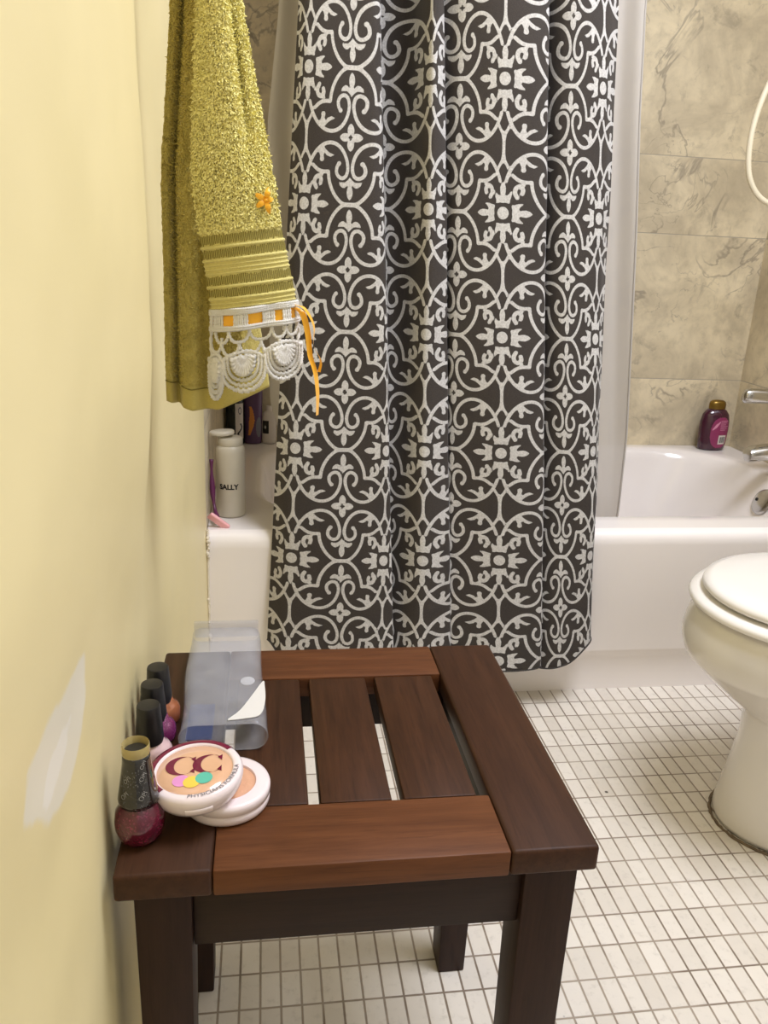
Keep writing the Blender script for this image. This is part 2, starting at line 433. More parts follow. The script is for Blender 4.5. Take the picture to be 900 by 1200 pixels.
L, W, H = 1.524, .757, .376
def slab(name, a, b, mat): return struct(MB().box(a, b).build(name, mat, smooth=False))
slab('floor', (-.12, -2.2, -.05), (L + .1, W + .1, 0), MAT['floor'])
slab('ceiling', (-.12, -2.2, 2.4), (L + .1, W + .1, 2.45), MAT['ceiling'])
slab('wall_rear', (-.1, W, 0), (L + .1, W + .08, 2.4), MAT['tile_x'])
slab('wall_alcove_left', (-.08, 0.0, 0), (0, W, 2.4), MAT['tile_y'])
slab('wall_alcove_right', (L, 0, 0), (L + .08, W, 2.4), MAT['tile_y'])
slab('wall_right', (L, -2.1, 0), (L + .08, 0, 2.4), MAT['room'])
slab('wall_front', (-.1, -2.2, 0), (L + .1, -2.1, 2.4), MAT['room'])
# crumbling caulk where the painted wall meets the tub
mb = MB()
for k in range(34):
    z = .335 + .05 * random.random() if k < 20 else .15 + .23 * random.random(); r = .002 + .003 * random.random()
    mb.lathe([(r * .4, -r), (r, -.3 * r), (r * .9, .4 * r), (r * .3, r)], 7, 1, .8, Matrix.Translation((.0015 + .003 * random.random(), -.014 - .012 * random.random(), z)) @ Matrix.Rotation(random.random() * 3, 4, 'X'))
mb.tube([(.002, -.013, z) for z in np.linspace(.01, .374, 30)], [.0022 + .0016 * random.random() for _ in range(30)], 7)
struct(mb.build('trim_1', MAT['white_caulk']))

# ------------------------------------------------------------------ bathtub
def rrect(x0, x1, y0, y1, r, z, n=14):
    out = []
    for cx, cy, a0 in ((x1 - r, y1 - r, 0), (x0 + r, y1 - r, 90), (x0 + r, y0 + r, 180), (x1 - r, y0 + r, 270)):
        for i in range(n + 1):
            a = math.radians(a0 + 90 * i / n); out.append((cx + r * math.cos(a), cy + r * math.sin(a), z))
    return out
tub = thing('bathtub', 'white built-in bathtub with flat front apron behind the curtain', 'bathtub', (L / 2, W / 2, 0))
g0, g1 = .001, L - .001
gy = W - .001
mb = MB()
mb.rings([rrect(g0, g1, -.002, gy, .004, .0), rrect(g0, g1, -.002, gy, .004, .078), rrect(g0, g1, -.004, gy, .004, .082), rrect(g0, g1, -.012, gy, .004, .098), rrect(g0, g1, -.013, gy, .004, .103),
          rrect(g0, g1, -.013, gy, .004, .328), rrect(g0, g1, -.015, gy, .004, .345), rrect(g0, g1, -.0145, gy, .005, .356), rrect(g0, g1, -.011, gy, .006, .366), rrect(g0, g1, -.004, gy, .008, .373), rrect(g0, g1, .006, gy, .01, .376)], cap0=True, cap1=False)
mb.build('apron', MAT['tub'], tub, angle=55)
mb = MB()
mb.rings([rrect(g0, g1, .006, gy, .01, .376), rrect(.050, L - .050, .05, W - .020, .19, .3765), rrect(.088, L - .075, .078, W - .032, .20, .376), rrect(.098, L - .083, .088, W - .040, .20, .373),
          rrect(.106, L - .091, .096, W - .047, .20, .364), rrect(.112, L - .100, .102, W - .053, .20, .345), rrect(.16, L - .17, .12, W - .075, .18, .18), rrect(.20, L - .20, .14, W - .095, .16, .11),
          rrect(.27, L - .26, .19, W - .14, .12, .08), rrect(.5, L - .4, .32, W - .3, .05, .073)], cap0=False, cap1=True)
mb.build('basin', MAT['tub'], tub, angle=60)
# overflow plate on the inner end wall of the tub
Mo = Matrix.Translation((L - .1135, .372, .316)) @ Matrix.Rotation(math.radians(-67), 4, 'Y')
ov = MB().lathe([(.034, 0), (.036, .003), (.034, .007), (.028, .010), (.012, .012)], 36, M=Mo).build('overflow_plate', MAT['chrome'], tub, angle=40)
MB().lathe([(.0045, .0118), (.0045, .0135), (.003, .0142)], 14, M=Mo @ Matrix.Translation((0, .014, 0))).build('screw', MAT['print_black'], ov)

# faucet handle, spout and shower hose on the right alcove wall
fh = thing('faucet_handle', 'chrome lever faucet handle on tiled wall above the tub spout', 'faucet', (L, .38, .59))
Mx = Matrix.Translation((L, .38, .59)) @ Matrix.Rotation(math.radians(-90), 4, 'Y')
MB().lathe([(.075, 0), (.077, .004), (.07, .010), (.034, .016), (.03, .05)], 40, M=Mx).build('escutcheon', MAT['chrome'], fh, angle=40)
MB().lathe([(.027, .05), (.027, .12), (.024, .128), (.010, .132)], 30, M=Mx).build('handle_hub', MAT['chrome'], fh, angle=40)
mb = MB()
mb.rings([[(x, .38 + hw * math.cos(a), .592 + dz + hh * math.sin(a)) for a in np.linspace(0, 2 * PI, 16, endpoint=False)] for x, hw, hh, dz in
          ((L - .115, .011, .017, .0), (L - .15, .012, .018, .002), (L - .20, .013, .019, .003), (L - .215, .012, .017, .002), (L - .220, .007, .010, .0))])
mb.build('lever', MAT['chrome'], fh)
sp = thing('tub_spout', 'chrome tub spout low on tiled wall above the overflow plate', 'faucet', (L, .38, .45))
mb = MB()
mb.rings([[(x, .38 + hw * math.cos(a), .452 + dz + hh * math.sin(a)) for a in np.linspace(0, 2 * PI, 20, endpoint=False)] for x, hw, hh, dz in
          ((L - .001, .034, .034, 0), (L - .010, .035, .035, 0), (L - .016, .026, .026, 0), (L - .08, .026, .024, 0), (L - .14, .025, .022, -.003), (L - .168, .024, .021, -.007), (L - .180, .020, .018, -.010), (L - .183, .012, .010, -.012))])
mb.build('spout_body', MAT['chrome'], sp, angle=45)
sh = thing('shower_hose', 'cream flexible shower hose looping off the tiled wall', 'hose', (L, .45, 1.1))
pts = catmull([(1.50, .47, 1.62), (1.40, .46, 1.52), (1.315, .45, 1.41), (1.268, .45, 1.306), (1.249, .45, 1.225), (1.2485, .45, 1.160), (1.259, .45, 1.112), (1.283, .45, 1.076), (1.320, .45, 1.054), (1.38, .45, 1.052), (1.44, .45, 1.085), (1.49, .46, 1.16), (1.522, .47, 1.25)], 14)
MB().tube(pts, [.0064 + .0004 * (i % 2) for i in range(len(pts))], 12).build('hose_tube', MAT['hose'], sh)
MB().lathe([(.02, 0), (.02, .004), (.012, .008), (.012, .03)], 20, M=Matrix.Translation((L, .47, 1.252)) @ Matrix.Rotation(math.radians(-90), 4, 'Y')).build('wall_outlet_fitting', MAT['chrome'], sh, angle=40)
MB().lathe([(.02, 0), (.02, .004), (.012, .008), (.012, .03)], 20, M=Matrix.Translation((L, .47, 1.622)) @ Matrix.Rotation(math.radians(-90), 4, 'Y')).build('holder_fitting', MAT['chrome'], sh, angle=40)

# ------------------------------------------------------------------ shower curtain
def seg_d(px, py, a, b):
    ex, ey = b[0] - a[0], b[1] - a[1]; wx, wy = px - a[0], py - a[1]
    t = np.clip((wx * ex + wy * ey) / (ex * ex + ey * ey + 1e-18), 0, 1)
    return np.hypot(wx - ex * t, wy - ey * t)
def stroke(px, py, pts, hw, n=5):
    P = catmull(pts, n); d = np.full(px.shape, 1e9)
    for a, b in zip(P[:-1], P[1:]): d = np.minimum(d, seg_d(px, py, a, b))
    return d - hw
def ell(px, py, cx, cy, a, b):
    k = np.hypot((px - cx) / a, (py - cy) / b); return (k - 1) * min(a, b)
A_ = .85
def pattern(s, t):
    """signed distance to the printed motif in one mirrored quarter cell: s from the small-flower column, t from the medallion row"""
    f = A_ - s
    D = np.minimum(stroke(s, t, [(-.1, 0), (.10, .0)], .034), stroke(s, t, [(.06, .0), (.13, .018), (.20, .065), (.28, .15), (.345, .26), (.385, .375), (.400, .49)], .028))
    D = np.minimum(D, stroke(s, t, [(.400, .49), (.50, .487), (.60, .515), (.695, .585)], .028))
    scr = stroke(s, t, [(.208, .62), (.243, .56), (.25, .48), (.21, .42), (.145, .395), (.085, .42), (.052, .48), (.043, .56), (.062, .66), (.115, .77), (.20, .86), (.31, .91), (.43, .91), (.54, .865), (.64, .785), (.72, .675), (.775, .56), (.797, .49)], .028)
    D = np.minimum(D, scr); D = np.minimum(D, np.hypot(s - .205, t - .615) - .036)
    D = np.minimum(D, np.maximum(ell(s, t, -.03, .185, .083, .125), ell(-s, t, -.03, .185, .083, .125)))
    D = np.minimum(D, poly_sdf(s, t, [(-.02, .44), (.035, .375), (.09, .335), (.15, .335), (.205, .345), (.185, .29), (.14, .255), (.10, .25), (.065, .275), (.04, .305), (.02, .24), (-.02, .24)]))
    hole = np.maximum(np.abs(s), np.abs(1 - t)) - .02
    hole = np.minimum(hole, np.minimum(np.hypot(s, (1 - t) - .03), np.hypot(s - .03, 1 - t)) - .016)
    fl = np.minimum(np.maximum(ell(s, t, -.03, .895, .092, .105), ell(-s, t, -.03, .895, .092, .105)), np.maximum(ell(s, t, .105, .97, .105, .092), ell(s, 2 - t, .105, .97, .105, .092)))
    D = np.minimum(D, np.maximum(fl, -hole))
    D = np.minimum(D, poly_sdf(s, t, [(.295, .735), (.37, .705), (.44, .727), (.487, .775), (.503, .73), (.487, .675), (.497, .64), (.535, .632), (.568, .655), (.560, .71), (.585, .77), (.63, .80), (.56, .875), (.50, .855), (.455, .81), (.39, .765)]))
    D = np.minimum(D, poly_sdf(f, t, [(-.01, 1.02), (.026, 1.02), (.028, .90), (.045, .81), (.105, .71), (.08, .655), (.04, .73), (0, .775), (-.01, .775)]))
    D = np.minimum(D, ell(f, t, 0, 0, .098, .098))
    pet = [(.148, -.02), (.158, .05), (.142, .115), (.155, .132), (.19, .128), (.235, .148), (.332, .158), (.318, .135), (.285, .11), (.258, .07), (.268, .040), (.31, .050), (.37, .056), (.43, .036), (.472, .002), (.472, -.02)]
    D = np.minimum(D, poly_sdf(f, t, pet)); D = np.minimum(D, poly_sdf(t, f, [(a * 1.04, b * .92) for a, b in pet]))
    D = np.minimum(D, stroke(f, t, [(.232, .245), (.197, .315), (.212, .39), (.268, .42), (.318, .375), (.308, .31)], .033)); D = np.minimum(D, np.hypot(f - .322, t - .438) - .028)
    return D
PZ, PX = .2130, .1800
HV = PZ / 2
NS, NT = 240, 280
S, T = np.meshgrid(np.linspace(0, A_, NS), np.linspace(0, 1, NT))
TILE = pattern(S, T) * HV
def pat_at(u, v):
    """u, v in metres from a medallion centre"""
    fu = np.abs((u / PX + .5) % 1 - .5) * 2                          # 0 at the medallion column, 1 at the small-flower column
    tv = np.abs((v / PZ + .5) % 1 - .5) * 2
    x = (1 - fu) * (NS - 1); y = tv * (NT - 1)
    i = np.clip(x.astype(int), 0, NS - 2); j = np.clip(y.astype(int), 0, NT - 2); a = x - i; b = y - j
    return (TILE[j, i] * (1 - a) + TILE[j, i + 1] * a) * (1 - b) + (TILE[j + 1, i] * (1 - a) + TILE[j + 1, i + 1] * a) * b

# fold section of the gathered cloth at two heights: cloth coordinate, x, y
K_top = np.array([(-.045, .1662, .030), (0, .1865, .010), (.09, .2555, -.005), (.145, .3012, .000), (.25, .2975, .085), (.277, .3245, .108), (.314, .3640, .084), (.36, .3855, -.005), (.395, .4105, .012),
                  (.42, .4142, .040), (.455, .4447, .008), (.54, .5085, -.015), (.615, .5833, -.010), (.65, .5800, .045), (.72, .5940, .090), (.77, .6030, .030), (.81, .6313, .000), (.90, .6885, .005), (.945, .7230, .030)])
K_bot = np.array([(-.045, .1200, -.028), (0, .1590, -.058), (.09, .2560, -.072), (.200, .3530, -.078), (.225, .3475, -.052), (.27, .3545, -.038), (.31, .3740, -.050), (.36, .4150, -.078), (.405, .4730, -.060),
                  (.425, .4760, -.040), (.455, .4800, -.052), (.54, .5710, -.082), (.62, .6580, -.078), (.655, .6530, -.050), (.71, .6590, -.038), (.755, .6690, -.052), (.81, .7035, -.068), (.90, .7680, -.060), (.935, .7850, -.030)])
ZT, ZB = 1.266, .255
NU = 470
uu = np.linspace(0, 1, NU)
kk = np.linspace(0, 1, len(K_top))
def dens(K):                                                         # smooth parametric curve through the fold keys, with sharper bends kept
    P = np.array(catmull([tuple(r) for r in K], 12)); d = np.r_[0, np.cumsum(np.hypot(np.diff(P[:, 1]), np.diff(P[:, 2])))]
    return P
PT, PB = dens(K_top), dens(K_bot)
idx = np.linspace(0, len(PT) - 1, NU)
ip = lambda P, c: np.interp(idx, np.arange(len(P)), P[:, c])
UT, XT, YT = (ip(PT, c) for c in range(3)); UB, XB, YB = (ip(PB, c) for c in range(3))
ucl = UB
hem = .103 + .055 * smooth01((.02 - ucl) / .07) + .045 * smooth01((ucl - .83) / .11) + .010 * np.sin(ucl * 23) * smooth01((ucl - .60) / .1)
rows = np.r_[np.linspace(0, 1.22, 560), np.linspace(1.235, 1.84, 40)]  # height above the hem
X_, Y_, Z_, U_c, V_c = [], [], [], [], []
for h in rows:
    z = hem + h * (1.95 - hem) / 1.84
    w = (z - ZB) / (ZT - ZB)
    w_ = np.clip(w, -.2, 1.6)
    x = XB + (XT - XB) * w_; y = YB + (YT - YB) * w_; u = UB + (UT - UB) * np.clip(w, -.1, 1.15)
    y = y + .0025 * np.sin(z * 9 + u * 21) + .0015 * np.sin(z * 23 - u * 40)
    top = smooth01((z - 1.35) / .6); y = y * (1 - top) + top * (.045 + .025 * np.sin(u * 42)); x = x + top * (.12 + (u + .045) * .62 - x) * .9
    X_.append(x); Y_.append(y); Z_.append(z + 0 * x); U_c.append(u); V_c.append(z)
X_, Y_, Z_, U_c, V_c = map(np.array, (X_, Y_, Z_, U_c, V_c))
V0 = .3385
sdf = pat_at(U_c.ravel(), V_c.ravel() - V0)
NR = len(rows)
cur = thing('shower_curtain', 'charcoal shower curtain printed with pale grey scrolls and medallions', 'shower curtain', (.45, 0, .10))
me = bpy.data.meshes.new('curtain_fabric')
co = np.stack([X_.ravel() - .45, Y_.ravel(), Z_.ravel() - .10], 1)
quads = np.array([(k * NU + np.arange(NU - 1)) for k in range(NR - 1)]).ravel()
F = np.stack([quads, quads + 1, quads + NU + 1, quads + NU], 1)
me.vertices.add(len(co)); me.vertices.foreach_set('co', co.astype(np.float32).ravel())
me.loops.add(F.size); me.loops.foreach_set('vertex_index', F.astype(np.int32).ravel())
me.polygons.add(len(F)); me.polygons.foreach_set('loop_start', (np.arange(len(F)) * 4).astype(np.int32))
me.update(calc_edges=True); me.validate()
me.polygons.foreach_set('use_smooth', np.ones(len(F), bool))
at = me.attributes.new('pattern', 'FLOAT', 'POINT'); at.data.foreach_set('value', sdf.astype(np.float32))
me.materials.append(MAT['curtain'])
cf = bpy.data.objects.new('curtain_fabric', me); COL.objects.link(cf); cf.parent = cur
# turned hem along the lower edge
mb = MB()
hp = [(X_[0, i], Y_[0, i] - .0012, Z_[0, i] + .001) for i in range(0, NU, 3)]
mb.tube(hp, .0016, 6)
mb.build('bottom_hem', pbr('curtain_hem', (58, 53, 49), .8, var=.2, vscale=300), cur)
rodz = 1.99
rod = thing('curtain_rod', 'metal shower curtain rod spanning the tub alcove', 'curtain rod', (L / 2, .045, rodz))
MB().tube([(.004, .045, rodz), (L - .004, .045, rodz)], .0125, 20).build('rod_tube', MAT['rod'], rod)
for x0, sgn in ((.001, 1), (L - .001, -1)):
    MB().lathe([(.032, 0), (.032, .006), (.018, .02)], 24, M=Matrix.Translation((x0, .045, rodz)) @ Matrix.Rotation(math.radians(90 * sgn), 4, 'Y')).build('flange', MAT['rod'], rod, angle=40)
for k in range(9):
    x = .15 + k * .069
    MB().tube([(x, .045 + .019 * math.sin(a), rodz - .008 + .024 * math.cos(a)) for a in np.linspace(0, 2 * PI, 20, endpoint=False)], .0016, 6, closed=True).build('curtain_ring', MAT['rod'], cur)

# translucent liner hanging inside the tub
lin_ = thing('shower_liner', 'plain pale vinyl liner hanging inside the tub behind the patterned curtain', 'shower liner', (.5, .13, .25))
nu, zz = 160, np.linspace(.27, 1.96, 90)
P = []
for z in zz:
    t = np.clip((z - .37) / 1.0, -.2, 1.2)
    xl = np.interp(z, [.25, .40, .47, .60, 1.118, 1.306, 1.96], [.215, .205, .16, .122, .117, .137, .13])
    xr = np.interp(z, [.25, .374, .534, .965, 1.177, 1.36, 1.96], [.905, .906, .900, .857, .833, .818, .81])
    row = []
    for i in range(nu):
        a = i / (nu - 1); x = xl + (xr - xl) * a
        amp = .013 * min(1, 12 * (1 - a) + .15) * min(1, a * 10 + .2)
        y = .152 + amp * math.sin(a * 34 + .7 * math.sin(z * 2)) + .006 * math.sin(a * 71 + z * 3) - .02 * max(0, (z - 1.45) / .5)
        row.append((x, y, z))
    P.append(row)
mb = MB(); mb.grid(P, nu, len(zz)); mb.build('liner_sheet', MAT['liner'], lin_)
mb = MB(); mb.tube([(p[-1][0], p[-1][1], p[-1][2]) for p in P], .0022, 6); mb.build('edge_seam', MAT['liner'], lin_)

# ------------------------------------------------------------------ stool
st = thing('slatted_stool', 'dark brown wooden stool with slatted seat against the yellow wall', 'stool', (.195, -.79, 0))
SX0, SX1, SY0, SY1, SZ, TH = -.006, .395, -.975, -.606, .437, .0255
b1, b2 = .0712, .3172
mb = MB().box((SX0, SY0, SZ - TH), (b1 - .0004, SY1, SZ), .0035, 3); mb.build('side_board', MAT['board'], st, angle=35)
mb = MB().box((b2 + .0004, SY0, SZ - TH), (SX1, SY1, SZ), .0035, 3); mb.build('side_board', MAT['board'], st, angle=35)
for y0, y1 in ((SY0 + .0006, -.8985), (-.6765, SY1 - .0006)):
    mb = MB().box((b1, y0, SZ - TH), (b2, y1, SZ - .0003), .0022, 2); mb.build('end_rail', MAT['rail'], st, angle=35)
for x0, x1 in ((.0825, .1510), (.1620, .2270), (.2380, .3060)):
    mb = MB().box((x0, -.8975, SZ - .020), (x1, -.6775, SZ - .001), .002, 2); mb.build('slat', MAT['slat'], st, angle=35)
lz = SZ - TH
for x0, x1, y0, y1, tp in ((.0060, .0530, -.958, -.911, (.001, .002, -.006, -.010)), (.3375, .3860, -.958, -.911, (.003, .002, .001, -.010)),
                           (.0060, .0530, -.672, -.625, (.003, -.026, -.006, -.032)), (.3375, .3860, -.672, -.625, (.002, -.026, -.012, -.032))):
    mb = MB().box((x0, y0, 0), (x1, y1, lz), .002, 2, taper=tp); mb.build('leg', MAT['leg'], st, angle=35)
mb = MB().box((.0525, -.951, .339), (.338, -.931, lz), .0015, 2); mb.build('apron_rail', MAT['shaded_wood'], st, angle=35)
mb = MB().box((.0525, -.634, .343), (.338, -.615, lz), .0015, 2); mb.build('apron_rail', MAT['shaded_wood'], st, angle=35)
for x in (.018, .324):
    mb = MB().box((x, -.912, .343), (x + .019, -.671, lz), .0015, 2); mb.build('apron_rail', MAT['shaded_wood'], st, angle=35)

# ------------------------------------------------------------------ toilet
def egg(tip, xc, back, hw, z, yc=-.400, n=64, sq=2.5):
    out = []
    for i in range(n):
        a = 2 * PI * i / n; c, s_ = math.cos(a), math.sin(a)
        if c < 0: out.append((xc + (xc - tip) * c, yc + hw * s_, z))
        else:
            e = 2 / sq; out.append((xc + (back - xc) * abs(c) ** e, yc + hw * (abs(s_) ** e) * (1 if s_ >= 0 else -1), z))
    return out
to = thing('toilet', 'white toilet with closed lid seen side-on beside the tub', 'toilet', (1.15, -.447, 0))
YC = -.447
E_ = lambda t, xc, bk, hw, z: egg(t - .010 - .012 * float(smooth01((z - .1) / .25)), xc, bk, hw, z, YC)
mb = MB()
mb.rings([E_(.893, 1.05, 1.40, .118, 0.002), E_(.889, 1.05, 1.40, .121, .012), E_(.891, 1.05, 1.40, .119, .03), E_(.900, 1.06, 1.40, .108, .10), E_(.909, 1.06, 1.40, .101, .16), E_(.911, 1.06, 1.40, .100, .208),
          E_(.904, 1.05, 1.40, .103, .220), E_(.884, 1.03, 1.40, .116, .238), E_(.856, 1.01, 1.38, .135, .262), E_(.827, 1.00, 1.36, .153, .290), E_(.808, .995, 1.35, .166, .308), E_(.8045, .99, 1.35, .169, .3125), E_(.802, .99, 1.35, .1705, .317), E_(.797, .99, 1.35, .174, .333), E_(.796, .985, 1.34, .1748, .348),
          E_(.800, .985, 1.34, .1725, .368), E_(.808, .985, 1.34, .167, .388), E_(.816, .985, 1.34, .160, .396)])
mb.build('bowl', MAT['china'], to)
mb = MB(); mb.rings([E_(t, .985, 1.265, h, z) for t, h, z in [(.809, .174, .3975), (.801, .181, .401), (.799, .183, .406), (.803, .180, .412), (.814, .170, .414)]])
mb.build('seat', MAT['seat'], to)
mb = MB()
mb.rings([E_(t, .99, bk, h, z) for t, h, z, bk in ((.840, .146, .4195, 1.245), (.821, .163, .4200, 1.26), (.817, .167, .4245, 1.26), (.820, .164, .432, 1.258), (.832, .153, .4355, 1.25), (.872, .120, .4375, 1.21), (.94, .05, .438, 1.09))])
mb.build('lid', MAT['seat'], to)
for s_ in (-1, 1): MB().box((1.255, YC + s_ * .075 - .02, .396), (1.295, YC + s_ * .075 + .02, .426), .006, 3).build('hinge', MAT['seat'], to, angle=40)
MB().box((1.310, YC - .205, .396), (1.518, YC + .205, .735), .025, 4).build('tank', MAT['china'], to, angle=45)
MB().box((1.298, YC - .213, .7355), (1.520, YC + .213, .768), .010, 3).build('tank_lid', MAT['china'], to, angle=45)
mb = MB(); e1 = egg(.877, 1.05, 1.404, .1240, 0, YC, 120)
pts = [(x + random.uniform(-.001, .001), y + random.uniform(-.001, .001), .001) for x, y, z in e1]
mb.tube(pts, [.0020 + .0014 * random.random() for _ in pts], 6, closed=True); mb.build('floor_caulk', MAT['caulk'], to)

# ------------------------------------------------------------------ nail polish on the stool
def polish(label, name, x, y, body, cap, sc=1.0, style=0, tilt=(0, 0)):
    z0 = SZ + .0003
    o = thing('nail_polish', label, 'nail polish', (x, y, z0), 'nail polish bottles on the stool')
    T0 = Matrix.Translation((x, y, z0)); T1 = T0 @ Matrix.Translation((tilt[0], tilt[1], 0))
    MB().lathe([(.0115, 0), (.0140, .001), (.0155, .004), (.0158, .010), (.0150, .016), (.0125, .0205), (.0085, .0235), (.0075, .028)], 36, M=T0).build('bottle', MAT[body], o)
    MB().lathe([(.0116, .0236), (.0128, .0242), (.0130, .028), (.0122, .041), (.0112, .053), (.0108, .0605), (.0102, .0622), (.0084, .0626)], 32, M=T1).build('cap', MAT[cap], o, angle=45)
    return o
polish('copper nail polish with black cap, farthest of the row along the wall', 0, .0105, -.755, 'copper', 'black_cap', tilt=(-.0055, 0))
polish('violet nail polish with black cap between the copper and the pale pink one', 0, .0095, -.7885, 'violet', 'black_cap', tilt=(-.006, 0))
polish('pale pink nail polish with black cap behind the white compact', 0, .0100, -.8265, 'pink', 'black_cap', tilt=(-.005, 0))
# the crimson one in front, taller and rounder, with a printed glittering sleeve
x0, y0, z0 = .0100, -.930, SZ + .0003
o = thing('nail_polish', 'crimson glitter nail polish with sparkling black sleeve and gold tip, nearest the camera', 'nail polish', (x0, y0, z0), 'nail polish bottles on the stool')
T0 = Matrix.Translation((x0, y0, z0))
MB().lathe([(.0105, 0), (.0145, .0015), (.0180, .006), (.0200, .013), (.0202, .019), (.0190, .028), (.0165, .032), (.0135, .0365), (.0120, .038)], 40, M=T0).build('bottle', MAT['crimson'], o)
capf = lambda z: np.interp(z, [.037, .0385, .045, .06, .074, .0815], [.0160, .0168, .0158, .0134, .0114, .0108])
sl = MB().lathe([(float(capf(z)), z) for z in np.linspace(.037, .0815, 12)] + [(.0096, .0818)], 36, M=T0).build('cap_sleeve', MAT['black_glitter'], o)
MB().lathe([(.0098, .0815), (.0109, .0818), (.0112, .0835), (.0110, .0900), (.0107, .0905), (.0104, .0900), (.0101, .0840)], 32, M=T0, cap0=False, cap1=False).build('gold_tip', clear_plastic('gold_clear_tip', (206, 186, 120), .45), o, angle=45)
MB().lathe([(.0095, .0800), (.0095, .0832), (.0091, .0846), (.0070, .0850)], 28, M=T0).build('inner_cap', MAT['black_cap'], o, angle=45)
for k, (word, a0, zc) in enumerate((('OPI', -60, .066), ('OPI', -66, .050), ('OPI', -118, .064), ('OPI', -124, .050), ('OPI', -54, .076))):
    v, f = text_mesh(word, .0052, -.0001); vv = []
    for px, py, _ in v:
        ca, sa = math.cos(math.radians(52)), math.sin(math.radians(52)); qx, qy = px * ca - py * sa, px * sa + py * ca
        zq = zc + qy; r = float(capf(zq)) + .00025; ang = math.radians(a0) + qx / .0135
        vv.append((x0 + r * math.cos(ang), y0 + r * math.sin(ang), z0 + zq))
    m_ = MB(); m_.add(vv, f); m_.build('sleeve_lettering', MAT['print_white'], sl)

# ------------------------------------------------------------------ powder compact
cp = thing('powder_compact', 'open white powder compact with big burgundy letters on its lid, on the stool', 'makeup compact', (.079, -.887, SZ))
Tb = Matrix.Translation((.0785, -.888, SZ + .0003))
bs = MB().lathe([(.034, 0), (.0372, .0012), (.0382, .004), (.0382, .0085), (.0376, .0092), (.0376, .0100), (.0386, .0108), (.0388, .0165), (.0378, .0190), (.0350, .0200), (.0262, .0200), (.0256, .0188), (.0254, .0178)], 64, M=Tb, cap1=False).build('base', MAT['compact'], cp, angle=50)
MB().lathe([(.0256, .0174), (.0254, .0182), (.018, .0184), (.006, .0185)], 48, M=Tb).build('powder_pan', MAT['powder'], bs)
Tl = Matrix.Translation((.0535, -.9010, SZ + .0315)) @ Matrix.Rotation(math.radians(-3), 4, 'Y') @ Matrix.Rotation(math.radians(3), 4, 'X')
ld = MB().lathe([(.020, -.0130), (.028, -.0125), (.0345, -.0085), (.0392, -.001), (.0408, .006), (.0406, .0095), (.0392, .0122), (.0372, .0132), (.0338, .0134), (.0325, .0126), (.0320, .0112)], 72, M=Tl, cap1=False).build('lid', MAT['compact'], cp)
MB().lathe([(.0324, .0108), (.0322, .0113), (.020, .0117), (.006, .0118)], 56, M=Tl).build('window', MAT['powder_window'], ld)
# burgundy crescent around the upper left of the rim
mb = MB(); P = []
prof = [(.0404, .0022), (.0413, .0060), (.0411, .0092), (.0398, .0124), (.0376, .0136), (.0345, .01375), (.0338, .0136)]
a_s = np.linspace(math.radians(38), math.radians(226), 60)
for r, z in prof:
    row = []
    for i, a in enumerate(a_s):
        t = i / 59; taper = min(1, t * 7 + .35) if t < .5 else min(1, (1 - t) * 2.6 + .05)
        rr = .0411 - (.0411 - r) * 1.0; row.append((Tl @ Vector((rr * math.cos(a), rr * math.sin(a), z)))[:])
    P.append(row)
mb.grid(P, 60, len(prof)); mb.build('burgundy_rim', MAT['burgundy'], ld)
# letter C built from two circle arcs with serif terminals
def letter_c(cx, cy, s):
    outer = [(cx + s * .0098 * math.cos(a), cy + s * .0088 * math.sin(a)) for a in np.linspace(math.radians(42), math.radians(318), 40)]
    inner = [(cx + s * (.0026 + .0072 * math.cos(a)), cy + s * .0083 * math.sin(a)) for a in np.linspace(math.radians(318), math.radians(42), 40)]
    pts = outer + inner; n = 40
    fs = [(i, i + 1, 2 * n - 2 - i, 2 * n - 1 - i) for i in range(n - 1)]
    v = [(x, y, 0) for x, y in pts]
    k = len(v)                                                       # serifs
    for sg in (1, -1):
        x1, y1 = cx + s * .0073, cy + sg * s * .0059
        v += [(x1 - s * .0016, y1 + sg * s * .0002, 0), (x1 + s * .0014, y1 + sg * s * .0022, 0), (x1 + s * .0012, y1 - sg * s * .0034, 0)]
        fs.append((k, k + 1, k + 2)); k += 3
    return v, fs
mb = MB()
for cx in (-.0118, .0110):
    v, f = letter_c(cx, .0060, 1.36); mb.add([(Tl @ Vector((x, y, .0121)))[:] for x, y, z in v], f)
cc = mb.build('lettering', MAT['burgundy'], ld)
for nm, mt, cx, cy, zz_ in (('pink_dot', 'dot_pink', -.0105, -.0135, .01205), ('yellow_dot', 'dot_yellow', -.0015, -.0160, .01215), ('teal_dot', 'dot_teal', .0085, -.0122, .01225)):
    MB().add([(Tl @ Vector((cx + .0072 * math.cos(a), cy + .0072 * math.sin(a), zz_)))[:] for a in np.linspace(0, 2 * PI, 32, endpoint=False)], [tuple(range(32))]).build('colour_dot', MAT[mt], ld)['label'] = nm.replace('_', ' ')
v, f = text_mesh('PHYSICIANS FORMULA', .0058)
mb = MB(); mb.add([(Tl @ Vector(((.0356 + py) * math.cos(math.radians(-48) + px / .0356), (.0356 + py) * math.sin(math.radians(-48) + px / .0356), .01385)))[:] for px, py, _ in [(a, -b, c) if False else (a, -b, c) for a, b, c in v]], f)
v2 = [(Tl @ Vector(((.0358 - py) * math.cos(math.radians(-48) + px / .0358), (.0358 - py) * math.sin(math.radians(-48) + px / .0358), .01385)))[:] for px, py, _ in v]
mb = MB(); mb.add(v2, f); mb.build('arc_lettering', MAT['print_grey'], ld)
